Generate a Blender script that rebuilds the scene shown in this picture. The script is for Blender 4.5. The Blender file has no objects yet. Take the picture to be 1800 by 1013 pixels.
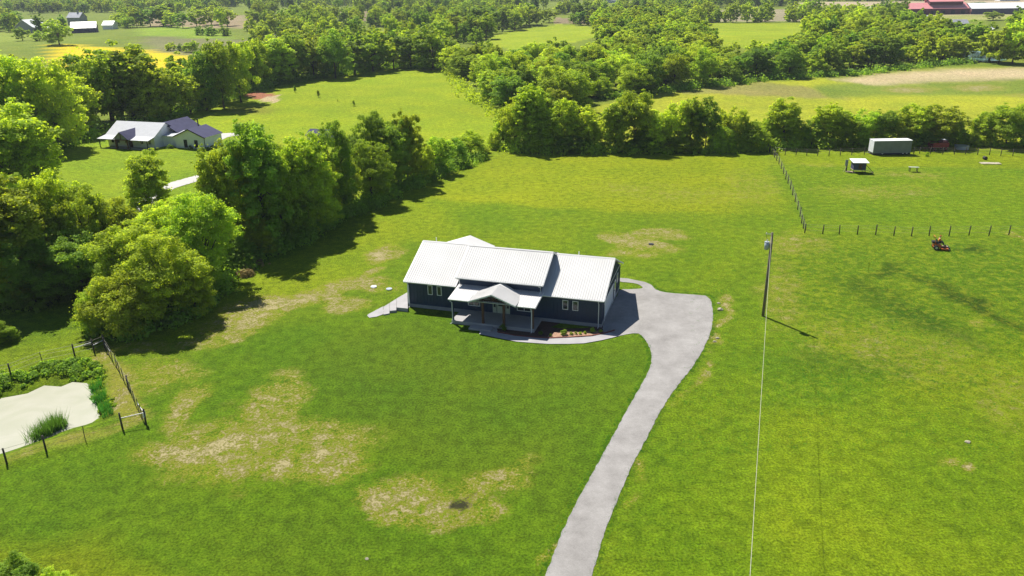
import bpy, math, random
import numpy as np
from mathutils import Matrix, Vector

# ------------------------------------------------------------------ camera, world, sun, exposure
SC = bpy.context.scene
COL = SC.collection
F, CH, TH, RO = 1380.0, 36.0, math.radians(21.6), math.radians(0.8)
fwd = np.array([0, math.cos(TH), -math.sin(TH)]); r0 = np.array([1.0, 0, 0]); u0 = np.cross(r0, fwd)
rgt = math.cos(RO)*r0 - math.sin(RO)*u0; upv = math.sin(RO)*r0 + math.cos(RO)*u0
CAMP = np.array([0, 0, CH])
cd = bpy.data.cameras.new('camera'); cam = bpy.data.objects.new('camera', cd); COL.objects.link(cam)
cd.sensor_width = 36.0; cd.lens = F/1800*36.0; cd.clip_start = 0.5; cd.clip_end = 9000
cam.matrix_world = Matrix(((rgt[0], upv[0], -fwd[0], 0), (rgt[1], upv[1], -fwd[1], 0), (rgt[2], upv[2], -fwd[2], CH), (0, 0, 0, 1)))
SC.camera = cam
SUN_EL = math.radians(54.0); SUN_AZ = math.radians(123.2)       # direction towards the sun, from +X counter-clockwise
w = bpy.data.worlds.new('World'); SC.world = w; w.use_nodes = True
nt = w.node_tree; bg = nt.nodes['Background']; sky = nt.nodes.new('ShaderNodeTexSky')
sky.sky_type = 'NISHITA'; sky.sun_disc = False; sky.sun_elevation = SUN_EL; sky.sun_rotation = math.pi/2 - SUN_AZ
sky.air_density = 1.0; sky.dust_density = 0.3; sky.ozone_density = 3.0
nt.links.new(sky.outputs[0], bg.inputs[0]); bg.inputs[1].default_value = 0.052
sl = bpy.data.lights.new('sun', 'SUN'); so = bpy.data.objects.new('sun', sl); COL.objects.link(so)
sl.energy = 4.6; sl.angle = math.radians(0.5); sl.color = (1.0, 0.955, 0.87)
sd = Vector((math.cos(SUN_AZ)*math.cos(SUN_EL), math.sin(SUN_AZ)*math.cos(SUN_EL), math.sin(SUN_EL)))
so.rotation_euler = sd.to_track_quat('Z', 'Y').to_euler(); so.location = (-60, 120, 150)
SC.view_settings.view_transform = 'Standard'; SC.view_settings.look = 'None'
SC.view_settings.exposure = 0.85; SC.view_settings.gamma = 1.0; SC.view_settings.use_curve_mapping = False
SC.cycles.max_bounces = 6; SC.cycles.diffuse_bounces = 2; SC.cycles.transmission_bounces = 3; SC.cycles.volume_bounces = 0
SC.cycles.transparent_max_bounces = 6

# ------------------------------------------------------------------ surveying: where a sight line meets the ground
def proj(P):
    P = np.asarray(P, float); d = P - CAMP; z = d @ fwd
    return 900 + F*(d @ rgt)/z, 506.5 - F*(d @ upv)/z
def at(x, y, z=0.0):
    d = fwd*F + rgt*(x-900) - upv*(y-506.5); t = (z-CH)/d[2]; p = CAMP + t*d
    return Vector((p[0], p[1], z))
def tall(x, y, yt):
    P = np.array(at(x, y)); lo, hi = 0.0, 60.0
    for _ in range(30):
        m = (lo+hi)/2
        if proj(P+np.array([0, 0, m]))[1] > yt: lo = m
        else: hi = m
    return lo
def pip(px, py, poly):
    px = np.asarray(px); py = np.asarray(py); ins = np.zeros(px.shape, bool); n = len(poly)
    for i in range(n):
        x1, y1 = poly[i]; x2, y2 = poly[(i+1) % n]
        if y1 == y2: continue
        c = ((y1 > py) != (y2 > py)) & (px < (x2-x1)*(py-y1)/(y2-y1)+x1)
        ins ^= c
    return ins
def vnoise(x, y, s, seed=0):
    x = np.asarray(x, float)/s+seed*17.3; y = np.asarray(y, float)/s+seed*5.1
    xi = np.floor(x); yi = np.floor(y); fx = x-xi; fy = y-yi; fx = fx*fx*(3-2*fx); fy = fy*fy*(3-2*fy)
    def h(a, b): 
        v = np.sin(a*127.1+b*311.7+seed*13.7)*43758.5453; return v-np.floor(v)
    return (h(xi, yi)*(1-fx)+h(xi+1, yi)*fx)*(1-fy)+(h(xi, yi+1)*(1-fx)+h(xi+1, yi+1)*fx)*fy

# ------------------------------------------------------------------ tags, empties, mesh builder
def tag(o, label=None, cat=None, group=None, kind=None):
    if label: o['label'] = label
    if cat: o['category'] = cat
    if group: o['group'] = group
    if kind: o['kind'] = kind
    return o
def empty(name, loc, rz=0.0):
    o = bpy.data.objects.new(name, None); COL.objects.link(o); o.location = loc; o.rotation_euler = (0, 0, rz)
    o.empty_display_size = 0.2
    return o
class MB:
    def __init__(s): s.v = []; s.f = []
    def add(s, vs, fs):
        b = len(s.v); s.v += [tuple(v) for v in vs]; s.f += [tuple(i+b for i in f) for f in fs]; return s
    def box(s, x0, x1, y0, y1, z0, z1):
        return s.add([(x0,y0,z0),(x1,y0,z0),(x1,y1,z0),(x0,y1,z0),(x0,y0,z1),(x1,y0,z1),(x1,y1,z1),(x0,y1,z1)],
            [(3,2,1,0),(4,5,6,7),(0,1,5,4),(1,2,6,5),(2,3,7,6),(3,0,4,7)])
    def slab(s, quad, t):                       # thick sheet: quad (ccw from above), extruded down by t
        q = [Vector(p) for p in quad]; n = (q[1]-q[0]).cross(q[2]-q[0]).normalized()
        n = n if n.z > 0 else -n; k = len(q); lo = [p - n*t for p in q]
        return s.add(q+lo, [tuple(range(k)), tuple(range(2*k-1, k-1, -1))]+[(i, i+k, (i+1) % k+k, (i+1) % k) for i in range(k)])
    def prism(s, pts, axis, a, b):              # outline pts in the two other axes, extruded a..b
        def mk(p, c): return {'x': (c, p[0], p[1]), 'y': (p[0], c, p[1]), 'z': (p[0], p[1], c)}[axis]
        k = len(pts)
        return s.add([mk(p, a) for p in pts]+[mk(p, b) for p in pts],
            [tuple(range(k-1, -1, -1)), tuple(range(k, 2*k))]+[(i, (i+1) % k, (i+1) % k+k, i+k) for i in range(k)])
    def tube(s, pts, rad, n=6, cap=True):
        P = [Vector(p) for p in pts]; R = rad if hasattr(rad, '__len__') else [rad]*len(P); b = len(s.v)
        for i, p in enumerate(P):
            d = (P[min(i+1, len(P)-1)]-P[max(i-1, 0)]).normalized()
            a = d.cross(Vector((0, 0, 1)) if abs(d.z) < .9 else Vector((1, 0, 0))).normalized(); c = d.cross(a)
            for j in range(n):
                t = 2*math.pi*j/n; s.v.append(tuple(p+(a*math.cos(t)+c*math.sin(t))*R[i]))
        for i in range(len(P)-1):
            for j in range(n):
                s.f.append((b+i*n+j, b+i*n+(j+1) % n, b+(i+1)*n+(j+1) % n, b+(i+1)*n+j))
        if cap: s.f.append(tuple(b+j for j in range(n))[::-1]); s.f.append(tuple(b+(len(P)-1)*n+j for j in range(n)))
        return s
    def ball(s, c, r, n=8, m=5):
        rx, ry, rz = r if hasattr(r, '__len__') else (r, r, r); b = len(s.v)
        s.v.append((c[0], c[1], c[2]-rz))
        for i in range(1, m):
            ph = -math.pi/2+math.pi*i/m
            for j in range(n):
                t = 2*math.pi*j/n; s.v.append((c[0]+rx*math.cos(ph)*math.cos(t), c[1]+ry*math.cos(ph)*math.sin(t), c[2]+rz*math.sin(ph)))
        s.v.append((c[0], c[1], c[2]+rz)); top = len(s.v)-1
        for j in range(n): s.f.append((b, b+1+(j+1) % n, b+1+j))
        for i in range(m-2):
            for j in range(n):
                q = b+1+i*n; s.f.append((q+j, q+(j+1) % n, q+n+(j+1) % n, q+n+j))
        q = b+1+(m-2)*n
        for j in range(n): s.f.append((q+j, q+(j+1) % n, top))
        return s
    def mesh(s, name, mat, smooth=False):
        me = bpy.data.meshes.new(name); me.from_pydata(s.v, [], s.f); me.update()
        if mat: me.materials.append(mat)
        if smooth: me.polygons.foreach_set('use_smooth', [True]*len(me.polygons))
        return me
    def build(s, name, mat, parent=None, smooth=False, bevel=0):
        me = s.mesh(name, mat, smooth); o = bpy.data.objects.new(name, me); COL.objects.link(o)
        if parent: o.parent = parent
        if bevel:
            m = o.modifiers.new('bevel', 'BEVEL'); m.width = bevel; m.segments = 2; m.limit_method = 'ANGLE'
        return o
def part(name, me, parent, loc=(0,0,0), rz=0):
    o = bpy.data.objects.new(name, me); COL.objects.link(o); o.parent = parent; o.location = loc; o.rotation_euler = (0, 0, rz); return o

# ------------------------------------------------------------------ materials
def newmat(name):
    m = bpy.data.materials.new(name); m.use_nodes = True; t = m.node_tree; return m, t, t.nodes, t.links, t.nodes['Principled BSDF']
def mat(name, c, rough=0.6, metal=0.0, var=0.12, scale=3.0, bump=0.0, spec=None, bscale=None):
    m, t, N, Lk, b = newmat(name)
    tc = N.new('ShaderNodeTexCoord'); no = N.new('ShaderNodeTexNoise'); no.inputs['Scale'].default_value = scale; no.inputs['Detail'].default_value = 5
    Lk.new(tc.outputs['Object'], no.inputs['Vector'])
    mr = N.new('ShaderNodeMapRange'); mr.inputs[1].default_value = .3; mr.inputs[2].default_value = .7; mr.inputs[3].default_value = 1-var; mr.inputs[4].default_value = 1+var
    Lk.new(no.outputs[0], mr.inputs[0])
    mx = N.new('ShaderNodeVectorMath'); mx.operation = 'SCALE'; mx.inputs[0].default_value = c[:3]; Lk.new(mr.outputs[0], mx.inputs['Scale'])
    Lk.new(mx.outputs[0], b.inputs['Base Color']); b.inputs['Roughness'].default_value = rough; b.inputs['Metallic'].default_value = metal
    if spec is not None: b.inputs['Specular IOR Level'].default_value = spec
    if bump:
        n2 = N.new('ShaderNodeTexNoise'); n2.inputs['Scale'].default_value = bscale or scale*6; Lk.new(tc.outputs['Object'], n2.inputs['Vector'])
        bp = N.new('ShaderNodeBump'); bp.inputs['Strength'].default_value = bump; bp.inputs['Distance'].default_value = .05
        Lk.new(n2.outputs[0], bp.inputs['Height']); Lk.new(bp.outputs[0], b.inputs['Normal'])
    return m
M = {}
M['roof'] = mat('white metal roof', (.56,.55,.535), .65, 0, .07, .35)
M['navy'] = mat('navy siding', (.009,.028,.074), .5, 0, .15, .8)
M['trim'] = mat('white trim', (.72,.72,.72), .5, 0, .04, 2)
M['concrete'] = mat('pale concrete', (.32,.31,.31), .85, 0, .09, .9, .15)
M['found'] = mat('foundation concrete', (.27,.27,.28), .9, 0, .12, 1.5, .2)
M['glass'] = mat('window glass', (.02,.03,.035), .08, 0, .05, 1, spec=.8)
M['cream'] = mat('cream door paint', (.42,.46,.36), .45, 0, .05, 2)
M['brownwood'] = mat('brown timber', (.10,.045,.025), .7, 0, .25, 5, .2)
M['gdoor'] = mat('white garage door', (.62,.64,.68), .5, 0, .03, 2)
M['post'] = mat('weathered dark wood post', (.045,.038,.03), .85, 0, .3, 4, .3)
M['polewood'] = mat('utility pole wood', (.16,.13,.10), .85, 0, .25, 3, .3)
M['steel'] = mat('galvanised steel', (.5,.5,.5), .4, .6, .1, 5)
M['wire'] = mat('fence wire', (.22,.2,.17), .6, .4, .1, 5)
M['greypaint'] = mat('pale grey paint', (.38,.42,.48), .4, .2, .06, 6)
M['mulch'] = mat('brown mulch', (.085,.045,.03), .95, 0, .45, 9, .6)
M['dryMulch'] = mat('pale dry mulch', (.34,.20,.13), .95, 0, .3, 9, .6)
M['brick'] = mat('red edging brick', (.17,.05,.035), .85, 0, .25, 8, .3)
M['black'] = mat('black rubber', (.015,.015,.016), .75, 0, .2, 8)
M['orange'] = mat('orange paint', (.62,.14,.03), .4, 0, .1, 4)
M['redpaint'] = mat('faded red paint', (.22,.02,.02), .6, 0, .25, 2)
M['barnred'] = mat('dark red barn siding', (.10,.025,.035), .8, 0, .2, .3)
M['pinkroof'] = mat('sun faded red metal roof', (.68,.27,.27), .5, 0, .06, .2)
M['whiteroof'] = mat('bright white metal sheet', (.78,.78,.78), .45, 0, .06, .3)
M['greyroof'] = mat('weathered grey metal roof', (.33,.34,.38), .5, .1, .15, .5)
M['palegrey'] = mat('pale grey shingle roof', (.43,.44,.47), .7, 0, .06, 1.2, .2)
M['purple'] = mat('dark slate metal roof', (.075,.075,.13), .9, 0, .1, 1, spec=.1)
M['whitewall'] = mat('white painted wall', (.70,.71,.76), .7, 0, .05, 1)
M['greystone'] = mat('grey stone wall', (.26,.27,.29), .9, 0, .25, 1.5, .3)
M['trailer'] = mat('trailer side with painted shade', (.17,.19,.195), .5, .1, .12, .8)  # shade on the white trailer's long side, put into this grey
M['tan'] = mat('tan weathered wood', (.42,.34,.24), .85, 0, .2, 4, .2)
M['rock'] = mat('pale limestone', (.38,.34,.25), .9, 0, .2, 3, .4)
M['skin'] = mat('skin', (.45,.26,.18), .6)
M['denim'] = mat('dark work trousers', (.05,.055,.07), .9)
M['hivis'] = mat('orange shirt', (.75,.22,.03), .8)
M['carwhite'] = mat('white car paint', (.6,.6,.6), .25)
M['carred'] = mat('maroon car paint', (.2,.05,.06), .25)

def leafmat(name, c, tr, hv=.014, vv=.32, rough=.75):
    m, t, N, Lk, b = newmat(name)
    oi = N.new('ShaderNodeObjectInfo'); at_ = N.new('ShaderNodeAttribute'); at_.attribute_name = 'leafv'
    hs = N.new('ShaderNodeHueSaturation'); hs.inputs['Color'].default_value = (*c, 1)
    a = N.new('ShaderNodeMapRange'); a.inputs[3].default_value = .5-hv*.35; a.inputs[4].default_value = .5+hv*1.4; Lk.new(oi.outputs['Random'], a.inputs[0]); Lk.new(a.outputs[0], hs.inputs['Hue'])
    # brightness: object random * leaf random
    mm = N.new('ShaderNodeMath'); mm.operation = 'MULTIPLY'; mm.inputs[1].default_value = 7.31; Lk.new(oi.outputs['Random'], mm.inputs[0])
    fr = N.new('ShaderNodeMath'); fr.operation = 'FRACT'; Lk.new(mm.outputs[0], fr.inputs[0])
    r1 = N.new('ShaderNodeMapRange'); r1.inputs[3].default_value = 1-vv*.8; r1.inputs[4].default_value = 1+vv*.8; Lk.new(fr.outputs[0], r1.inputs[0])
    r2 = N.new('ShaderNodeMapRange'); r2.inputs[3].default_value = 1-vv; r2.inputs[4].default_value = 1+vv; Lk.new(at_.outputs['Fac'], r2.inputs[0])
    pr = N.new('ShaderNodeMath'); pr.operation = 'MULTIPLY'; Lk.new(r1.outputs[0], pr.inputs[0]); Lk.new(r2.outputs[0], pr.inputs[1]); Lk.new(pr.outputs[0], hs.inputs['Value'])
    Lk.new(hs.outputs[0], b.inputs['Base Color']); b.inputs['Roughness'].default_value = rough; b.inputs['Specular IOR Level'].default_value = .08
    tl = N.new('ShaderNodeBsdfTranslucent'); mul = N.new('ShaderNodeMix'); mul.data_type = 'RGBA'; mul.blend_type = 'MULTIPLY'; mul.inputs[0].default_value = 1
    Lk.new(hs.outputs[0], mul.inputs[6]); mul.inputs[7].default_value = (*tr, 1); Lk.new(mul.outputs[2], tl.inputs[0])
    ad = N.new('ShaderNodeAddShader'); Lk.new(b.outputs[0], ad.inputs[0]); Lk.new(tl.outputs[0], ad.inputs[1])
    Lk.new(ad.outputs[0], N['Material Output'].inputs[0]); return m
M['leaf'] = leafmat('broad leaves', (.155,.200,.017), (2.0,1.8,.7))
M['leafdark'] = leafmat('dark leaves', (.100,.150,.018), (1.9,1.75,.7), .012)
M['leaflight'] = leafmat('light spring leaves', (.18,.225,.02), (1.9,1.75,.7), .01)
M['reed'] = leafmat('reed blades', (.06,.13,.02), (1,1,.5), .03)
M['drygrass'] = leafmat('dry grass', (.22,.16,.07), (.6,.5,.4), .02)
M['bark'] = mat('bark', (.075,.06,.045), .95, 0, .3, 3, .4)

def groundmat():
    m, t, N, Lk, b = newmat('meadow ground')
    geo = N.new('ShaderNodeNewGeometry'); ca = N.new('ShaderNodeAttribute'); ca.attribute_name = 'turf'; ma = N.new('ShaderNodeAttribute'); ma.attribute_name = 'wear'
    sp = N.new('ShaderNodeSeparateColor'); Lk.new(ma.outputs['Color'], sp.inputs[0])       # R straw, G tufts, B dark soil
    def noise(s, d=4, r=.55, dist=0.0, off=None):
        n = N.new('ShaderNodeTexNoise'); n.inputs['Scale'].default_value = s; n.inputs['Detail'].default_value = d; n.inputs['Roughness'].default_value = r; n.inputs['Distortion'].default_value = dist
        if off:
            mp = N.new('ShaderNodeMapping'); mp.inputs['Location'].default_value = off; mp.inputs['Scale'].default_value = (1, 1, 1); Lk.new(geo.outputs['Position'], mp.inputs[0]); Lk.new(mp.outputs[0], n.inputs['Vector'])
        else: Lk.new(geo.outputs['Position'], n.inputs['Vector'])
        return n.outputs[0]
    def math_(op, a, b_, c=None, clamp=False):
        n = N.new('ShaderNodeMath'); n.operation = op; n.use_clamp = clamp
        for i, x in enumerate([a, b_, c]):
            if x is None: continue
            if isinstance(x, (int, float)): n.inputs[i].default_value = x
            else: Lk.new(x, n.inputs[i])
        return n.outputs[0]
    def mr(x, a, b_, c, d):
        n = N.new('ShaderNodeMapRange'); Lk.new(x, n.inputs[0])
        for i, q in enumerate([a, b_, c, d]): n.inputs[i+1].default_value = q
        return n.outputs[0]
    def mix(f, A, B, mode='MIX'):
        n = N.new('ShaderNodeMix'); n.data_type = 'RGBA'; n.blend_type = mode
        if isinstance(f, (int, float)): n.inputs[0].default_value = f
        else: Lk.new(f, n.inputs[0])
        for i, x in ((6, A), (7, B)):
            if isinstance(x, tuple): n.inputs[i].default_value = (*x, 1)
            else: Lk.new(x, n.inputs[i])
        return n.outputs[2]
    fine = noise(5.5, 6, .75); mid = noise(.9, 5, .65); big = noise(.07, 4, .55); clump = noise(.95, 6, .75, .6, (13, 7, 0)); vb = noise(.018, 3, .5, 0, (3, 9, 0))
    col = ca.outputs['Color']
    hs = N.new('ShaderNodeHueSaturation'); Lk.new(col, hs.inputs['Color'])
    wv = N.new('ShaderNodeTexWave'); wv.inputs['Scale'].default_value = .16; wv.inputs['Distortion'].default_value = 1.6; wv.inputs['Detail'].default_value = 2; wv.inputs['Detail Scale'].default_value = .25
    mpw = N.new('ShaderNodeMapping'); mpw.inputs['Rotation'].default_value = (0, 0, .28); Lk.new(geo.outputs['Position'], mpw.inputs[0]); Lk.new(mpw.outputs[0], wv.inputs['Vector'])
    Lk.new(mr(big, .3, .7, .512, .488), hs.inputs['Hue'])
    v = math_('MULTIPLY', mr(fine, .38, .62, .48, 1.5), mr(mid, .36, .64, .80, 1.2)); v = math_('MULTIPLY', v, mr(big, .3, .7, .90, 1.10)); v = math_('MULTIPLY', v, mr(vb, .3, .7, .93, 1.07)); v = math_('MULTIPLY', v, mr(wv.outputs['Fac'], 0, 1, .985, 1.015)); v = math_('MULTIPLY', v, mr(clump, .36, .64, .84, 1.14)); Lk.new(v, hs.inputs['Value'])
    c1 = hs.outputs[0]
    # yellow tufts against darker clover, in the rougher pasture
    tf = math_('MULTIPLY', mr(clump, .50, .60, 0, 1), sp.outputs[1])
    c2 = mix(math_('MULTIPLY', tf, .5), c1, (.23, .25, .014))
    td = math_('MULTIPLY', mr(clump, .47, .38, 0, 1), sp.outputs[1]); c3 = mix(math_('MULTIPLY', td, .45), c2, (.040, .105, .006))
    # straw / thin turf
    n3 = noise(4.6, 6, .8, .5, (5, 31, 0)); n4 = noise(.35, 4, .6, .3, (51, 3, 0))
    s_ = math_('ADD', math_('MULTIPLY_ADD', n3, 3.6, -1.8), math_('MULTIPLY_ADD', n4, 1.3, -.65)); n5 = noise(1.0, 5, .65, .8, (77, 13, 0)); s_ = math_('ADD', s_, math_('MULTIPLY_ADD', n5, 2.0, -1.0)); s_ = math_('ADD', s_, math_('MULTIPLY', sp.outputs[0], .72))
    sm = mr(s_, .44, .60, 0, 1); sm = math_('MULTIPLY', sm, mr(sp.outputs[0], 0.02, .30, 0, 1))
    yl = mr(s_, -.05, .30, 0, 1); yl = math_('MULTIPLY', yl, mr(sp.outputs[0], 0.02, .3, 0, .85))
    c4 = mix(yl, c3, (.24, .24, .02))
    straw = mix(mr(fine, .3, .7, 0, 1), (.25, .22, .09), (.47, .40, .21))
    c5 = mix(sm, c4, straw)
    so_ = math_('ADD', n3, math_('MULTIPLY', sp.outputs[2], .6)); dk = math_('MULTIPLY', mr(so_, .78, .95, 0, 1), mr(sp.outputs[2], .02, .2, 0, 1))
    c6 = mix(dk, c5, (.045, .045, .02))
    Lk.new(c6, b.inputs['Base Color']); b.inputs['Roughness'].default_value = .95; b.inputs['Specular IOR Level'].default_value = .1
    bp = N.new('ShaderNodeBump'); bp.inputs['Strength'].default_value = .8; bp.inputs['Distance'].default_value = .18
    hh = math_('ADD', fine, math_('MULTIPLY', clump, math_('MULTIPLY', sp.outputs[1], 2.2))); hh = math_('ADD', hh, math_('MULTIPLY', n3, .6)); hh = math_('ADD', hh, math_('MULTIPLY', sm, -.5))
    Lk.new(hh, bp.inputs['Height']); Lk.new(bp.outputs[0], b.inputs['Normal'])
    return m
M['ground'] = groundmat()
def gravelmat(name, a, b_):
    m, t, N, Lk, b = newmat(name)
    geo = N.new('ShaderNodeNewGeometry')
    def noise(s, d): n = N.new('ShaderNodeTexNoise'); n.inputs['Scale'].default_value = s; n.inputs['Detail'].default_value = d; n.inputs['Roughness'].default_value = .7; Lk.new(geo.outputs['Position'], n.inputs['Vector']); return n
    n1 = noise(9, 6); n2 = noise(.35, 5)
    r = N.new('ShaderNodeMix'); r.data_type = 'RGBA'; r.inputs[6].default_value = (*a, 1); r.inputs[7].default_value = (*b_, 1)
    mm = N.new('ShaderNodeMath'); mm.operation = 'MULTIPLY_ADD'; Lk.new(n1.outputs[0], mm.inputs[0]); mm.inputs[1].default_value = .9; 
    m2 = N.new('ShaderNodeMapRange'); m2.inputs[1].default_value = .3; m2.inputs[2].default_value = .7; m2.inputs[3].default_value = -.25; m2.inputs[4].default_value = .42; Lk.new(n2.outputs[0], m2.inputs[0]); Lk.new(m2.outputs[0], mm.inputs[2])
    mm.use_clamp = True; Lk.new(mm.outputs[0], r.inputs[0]); Lk.new(r.outputs[2], b.inputs['Base Color']); b.inputs['Roughness'].default_value = .95
    bp = N.new('ShaderNodeBump'); bp.inputs['Strength'].default_value = .4; bp.inputs['Distance'].default_value = .04; Lk.new(n1.outputs[0], bp.inputs['Height']); Lk.new(bp.outputs[0], b.inputs['Normal'])
    return m
M['gravel'] = gravelmat('driveway gravel', (.16,.15,.14), (.335,.32,.305))
M['gravelsoft'] = gravelmat('pale gravel', (.36,.34,.31), (.5,.48,.45))
def pondmat():
    m, t, N, Lk, b = newmat('pond water with algae and painted sky')
    geo = N.new('ShaderNodeNewGeometry'); n = N.new('ShaderNodeTexNoise'); n.inputs['Scale'].default_value = .28; n.inputs['Detail'].default_value = 6; n.inputs['Distortion'].default_value = 1.2; Lk.new(geo.outputs['Position'], n.inputs['Vector'])
    r = N.new('ShaderNodeValToRGB'); r.color_ramp.elements[0].position = .35; r.color_ramp.elements[0].color = (.335,.335,.245,1); r.color_ramp.elements[1].position = .62; r.color_ramp.elements[1].color = (.38,.37,.29,1); Lk.new(n.outputs[0], r.inputs[0])  # pale tones hold the algae and the sky's reflection, painted together
    Lk.new(r.outputs[0], b.inputs['Base Color']); b.inputs['Roughness'].default_value = .28; b.inputs['Specular IOR Level'].default_value = .5; return m
M['pond'] = pondmat()
M['teal'] = mat('still pond water', (.10,.20,.17), .15, 0, .1, .05)

# ------------------------------------------------------------------ ground sheet
POND = [(-60,720),(0,690),(45,682),(75,668),(105,670),(125,662),(150,664),(162,672),(164,690),(170,712),(176,728),(168,738),(140,748),(112,752),(100,762),(70,772),(30,786),(0,796),(-60,812)]
BANKC = np.mean([list(at(x, y))[:2] for x, y in POND], axis=0)
pondw = np.array([list(at(x, y, -.55))[:2] for x, y in POND])
def seg_dist(px, py, poly, closed=True):
    d = np.full(np.shape(px), 1e9); n = len(poly)
    for i in range(n if closed else n-1):
        a = poly[i]; b = poly[(i+1) % n]; ab = b-a; L2 = ab@ab+1e-9
        t = np.clip(((px-a[0])*ab[0]+(py-a[1])*ab[1])/L2, 0, 1); d = np.minimum(d, np.hypot(px-a[0]-t*ab[0], py-a[1]-t*ab[1]))
    return d
def height(x, y):
    x = np.asarray(x, float); y = np.asarray(y, float)
    far = np.clip((np.hypot(x, y-80)-110)/200, 0, 1)
    h = far*((vnoise(x, y, 90, 1)-.5)*2.6+(vnoise(x, y, 260, 2)-.5)*5.0)
    h = h + (vnoise(x, y, 22, 3)-.5)*.12*np.clip(np.hypot(x-2, y-80)/40-.6, 0, 1)
    m = (x < -15) & (x > -90) & (y > 25) & (y < 100)
    sdp = seg_dist(x, y, pondw); ins = pip(x, y, [tuple(q) for q in pondw])
    sg = np.where(ins, -sdp, sdp)
    h = np.where(m, h-1.3*np.clip((2.2-sg)/3.6, 0, 1)**1.3, h)
    return h
def gz(x, y): return float(height(np.array([x]), np.array([y]))[0])
def G(x, y):                                   # survey point dropped on the terrain
    p = at(x, y)
    for _ in range(3): p = at(x, y, gz(p.x, p.y))
    return p
def axis(lo, hi, a, b, step, g):
    mid = list(np.arange(a, b+1e-6, step)); s = step; x = b; r = []
    while x < hi: s *= g; x += s; r.append(x)
    s = step; x = a; l = []
    while x > lo: s *= g; x -= s; l.append(x)
    return np.array(l[::-1]+mid+r)
xs = axis(-3200, 3200, -95, 112, .8, 1.055); ys = axis(-150, 4200, 30, 180, .8, 1.03)
X, Y = np.meshgrid(xs, ys); nx, ny = len(xs), len(ys)
Z = height(X, Y)
PXw = X + (vnoise(X, Y, 4, 7)-.5)*2.4+(vnoise(X, Y, 1.7, 9)-.5)*1.2; PYw = Y + (vnoise(X, Y, 4, 8)-.5)*2.4+(vnoise(X, Y, 1.7, 10)-.5)*1.2
PP = np.stack([PXw, PYw, Z*0], -1); dd = PP-CAMP; zz = dd@fwd; zz = np.where(zz < 3, 3, zz)
QX = 900+F*(dd@rgt)/zz; QY = 506.5-F*(dd@upv)/zz; front = (Y > 8)
LUSH = (.040,.105,.004); MIDG = (.072,.130,.004); YG = (.135,.165,.004); PAST = (.085,.140,.005); FARG = (.18,.23,.012)
turf = np.zeros(X.shape+(3,)); turf[:] = PAST
wear = np.zeros(X.shape+(3,)); wear[..., 1] = .25
def blur(a, k=1):
    for _ in range(k):
        a = (a+np.roll(a, 1, 0)+np.roll(a, -1, 0)+np.roll(a, 1, 1)+np.roll(a, -1, 1))/5
    return a
def region(poly, c=None, k=1, straw=None, tuft=None, soil=None):
    m = blur((pip(QX, QY, poly) & front).astype(float), k)
    if c is not None: turf[:] = turf*(1-m[..., None])+np.array(c)*m[..., None]
    for i, q in enumerate((straw, tuft, soil)):
        if q is not None: wear[..., i] = wear[..., i]*(1-m)+q*m
def blob(cx, cy, rx, ry, ang=0, straw=None, soil=None, c=None, tuft=None, pw=1.0):
    a = math.radians(ang); dx = QX-cx; dy = QY-cy; u = (dx*math.cos(a)+dy*math.sin(a))/rx; v = (-dx*math.sin(a)+dy*math.cos(a))/ry
    m = np.clip(1-(u*u+v*v), 0, 1)**pw*front
    if straw is not None:
        rx2, ry2 = (1.25, 1.3) if rx > 30 else (1.1, 1.1); m = np.clip(1-((u/rx2)**2+(v/ry2)**2), 0, 1)**.9*front; wear[..., 0] = np.maximum(wear[..., 0], .88*straw*m)
    if soil is not None: wear[..., 2] = np.maximum(wear[..., 2], soil*m)
    if c is not None: turf[:] = turf*(1-m[..., None])+np.array(c)*m[..., None]
    if tuft is not None: wear[..., 1] = np.maximum(wear[..., 1], tuft*m)
BIG = 9000
region([(-BIG,300),(-BIG,-60),(BIG,-60),(BIG,300)], (.11,.145,.02), 1, tuft=.2)
# --- far fields
TANF = (.36,.29,.19); BRN = (.20,.155,.09); YEL = (.56,.43,.008)
region([(-200,50),(45,52),(60,76),(-200,76)], (.15,.19,.03), 0)
region([(236,30),(430,28),(440,48),(245,45)], (.26,.20,.12), 0)
region([(240,43),(340,44),(400,56),(410,66),(250,64)], (.14,.21,.02), 0)
region([(250,62),(445,64),(440,92),(265,90)], (.17,.17,.07), 0)
region([(90,79),(262,82),(372,95),(372,130),(100,112)], YEL, 0)
region([(560,72),(640,52),(745,44),(760,56),(700,74)], (.15,.19,.03), 0)
region([(600,22),(700,26),(700,36),(600,34)], BRN, 0)
region([(842,78),(878,55),(930,46),(985,41),(1048,46),(1052,72),(1010,82),(900,92)], FARG, 0)
region([(975,31),(1060,31),(1060,42),(975,40)], BRN, 0)
region([(1222,40),(1365,40),(1600,47),(1600,56),(1365,90),(1275,95),(1230,70)], FARG, 0)
region([(1250,19),(1600,14),(1600,34),(1250,37)], (.25,.215,.13), 0)
region([(1400,6),(1900,-6),(1900,30),(1600,30),(1400,13)], TANF, 0)
region([(1500,27),(1900,24),(1900,34),(1500,34)], (.20,.21,.09), 0)
region([(1040,215),(1046,186),(1120,168),(1200,155),(1340,141),(1480,133),(1600,124),(1760,118),(2100,112),(2100,262),(1040,262)], (.225,.245,.022), 1, tuft=.1)
region([(1170,160),(1340,141),(1430,150),(1500,170),(1350,165)], (.24,.225,.06), 2)
region([(1430,148),(1560,134),(2000,130),(2000,156),(1560,162),(1460,168)], (.12,.165,.03), 2, tuft=.8)
region([(1460,137),(1600,124),(1760,118),(2100,112),(2100,128),(1800,134),(1620,140),(1540,145)], (.42,.34,.19), 1)
blob(1720,148,45,5,0,straw=.9); blob(1600,152,50,5,0,straw=.8); blob(1800,160,30,5,0,straw=.5)
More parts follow.
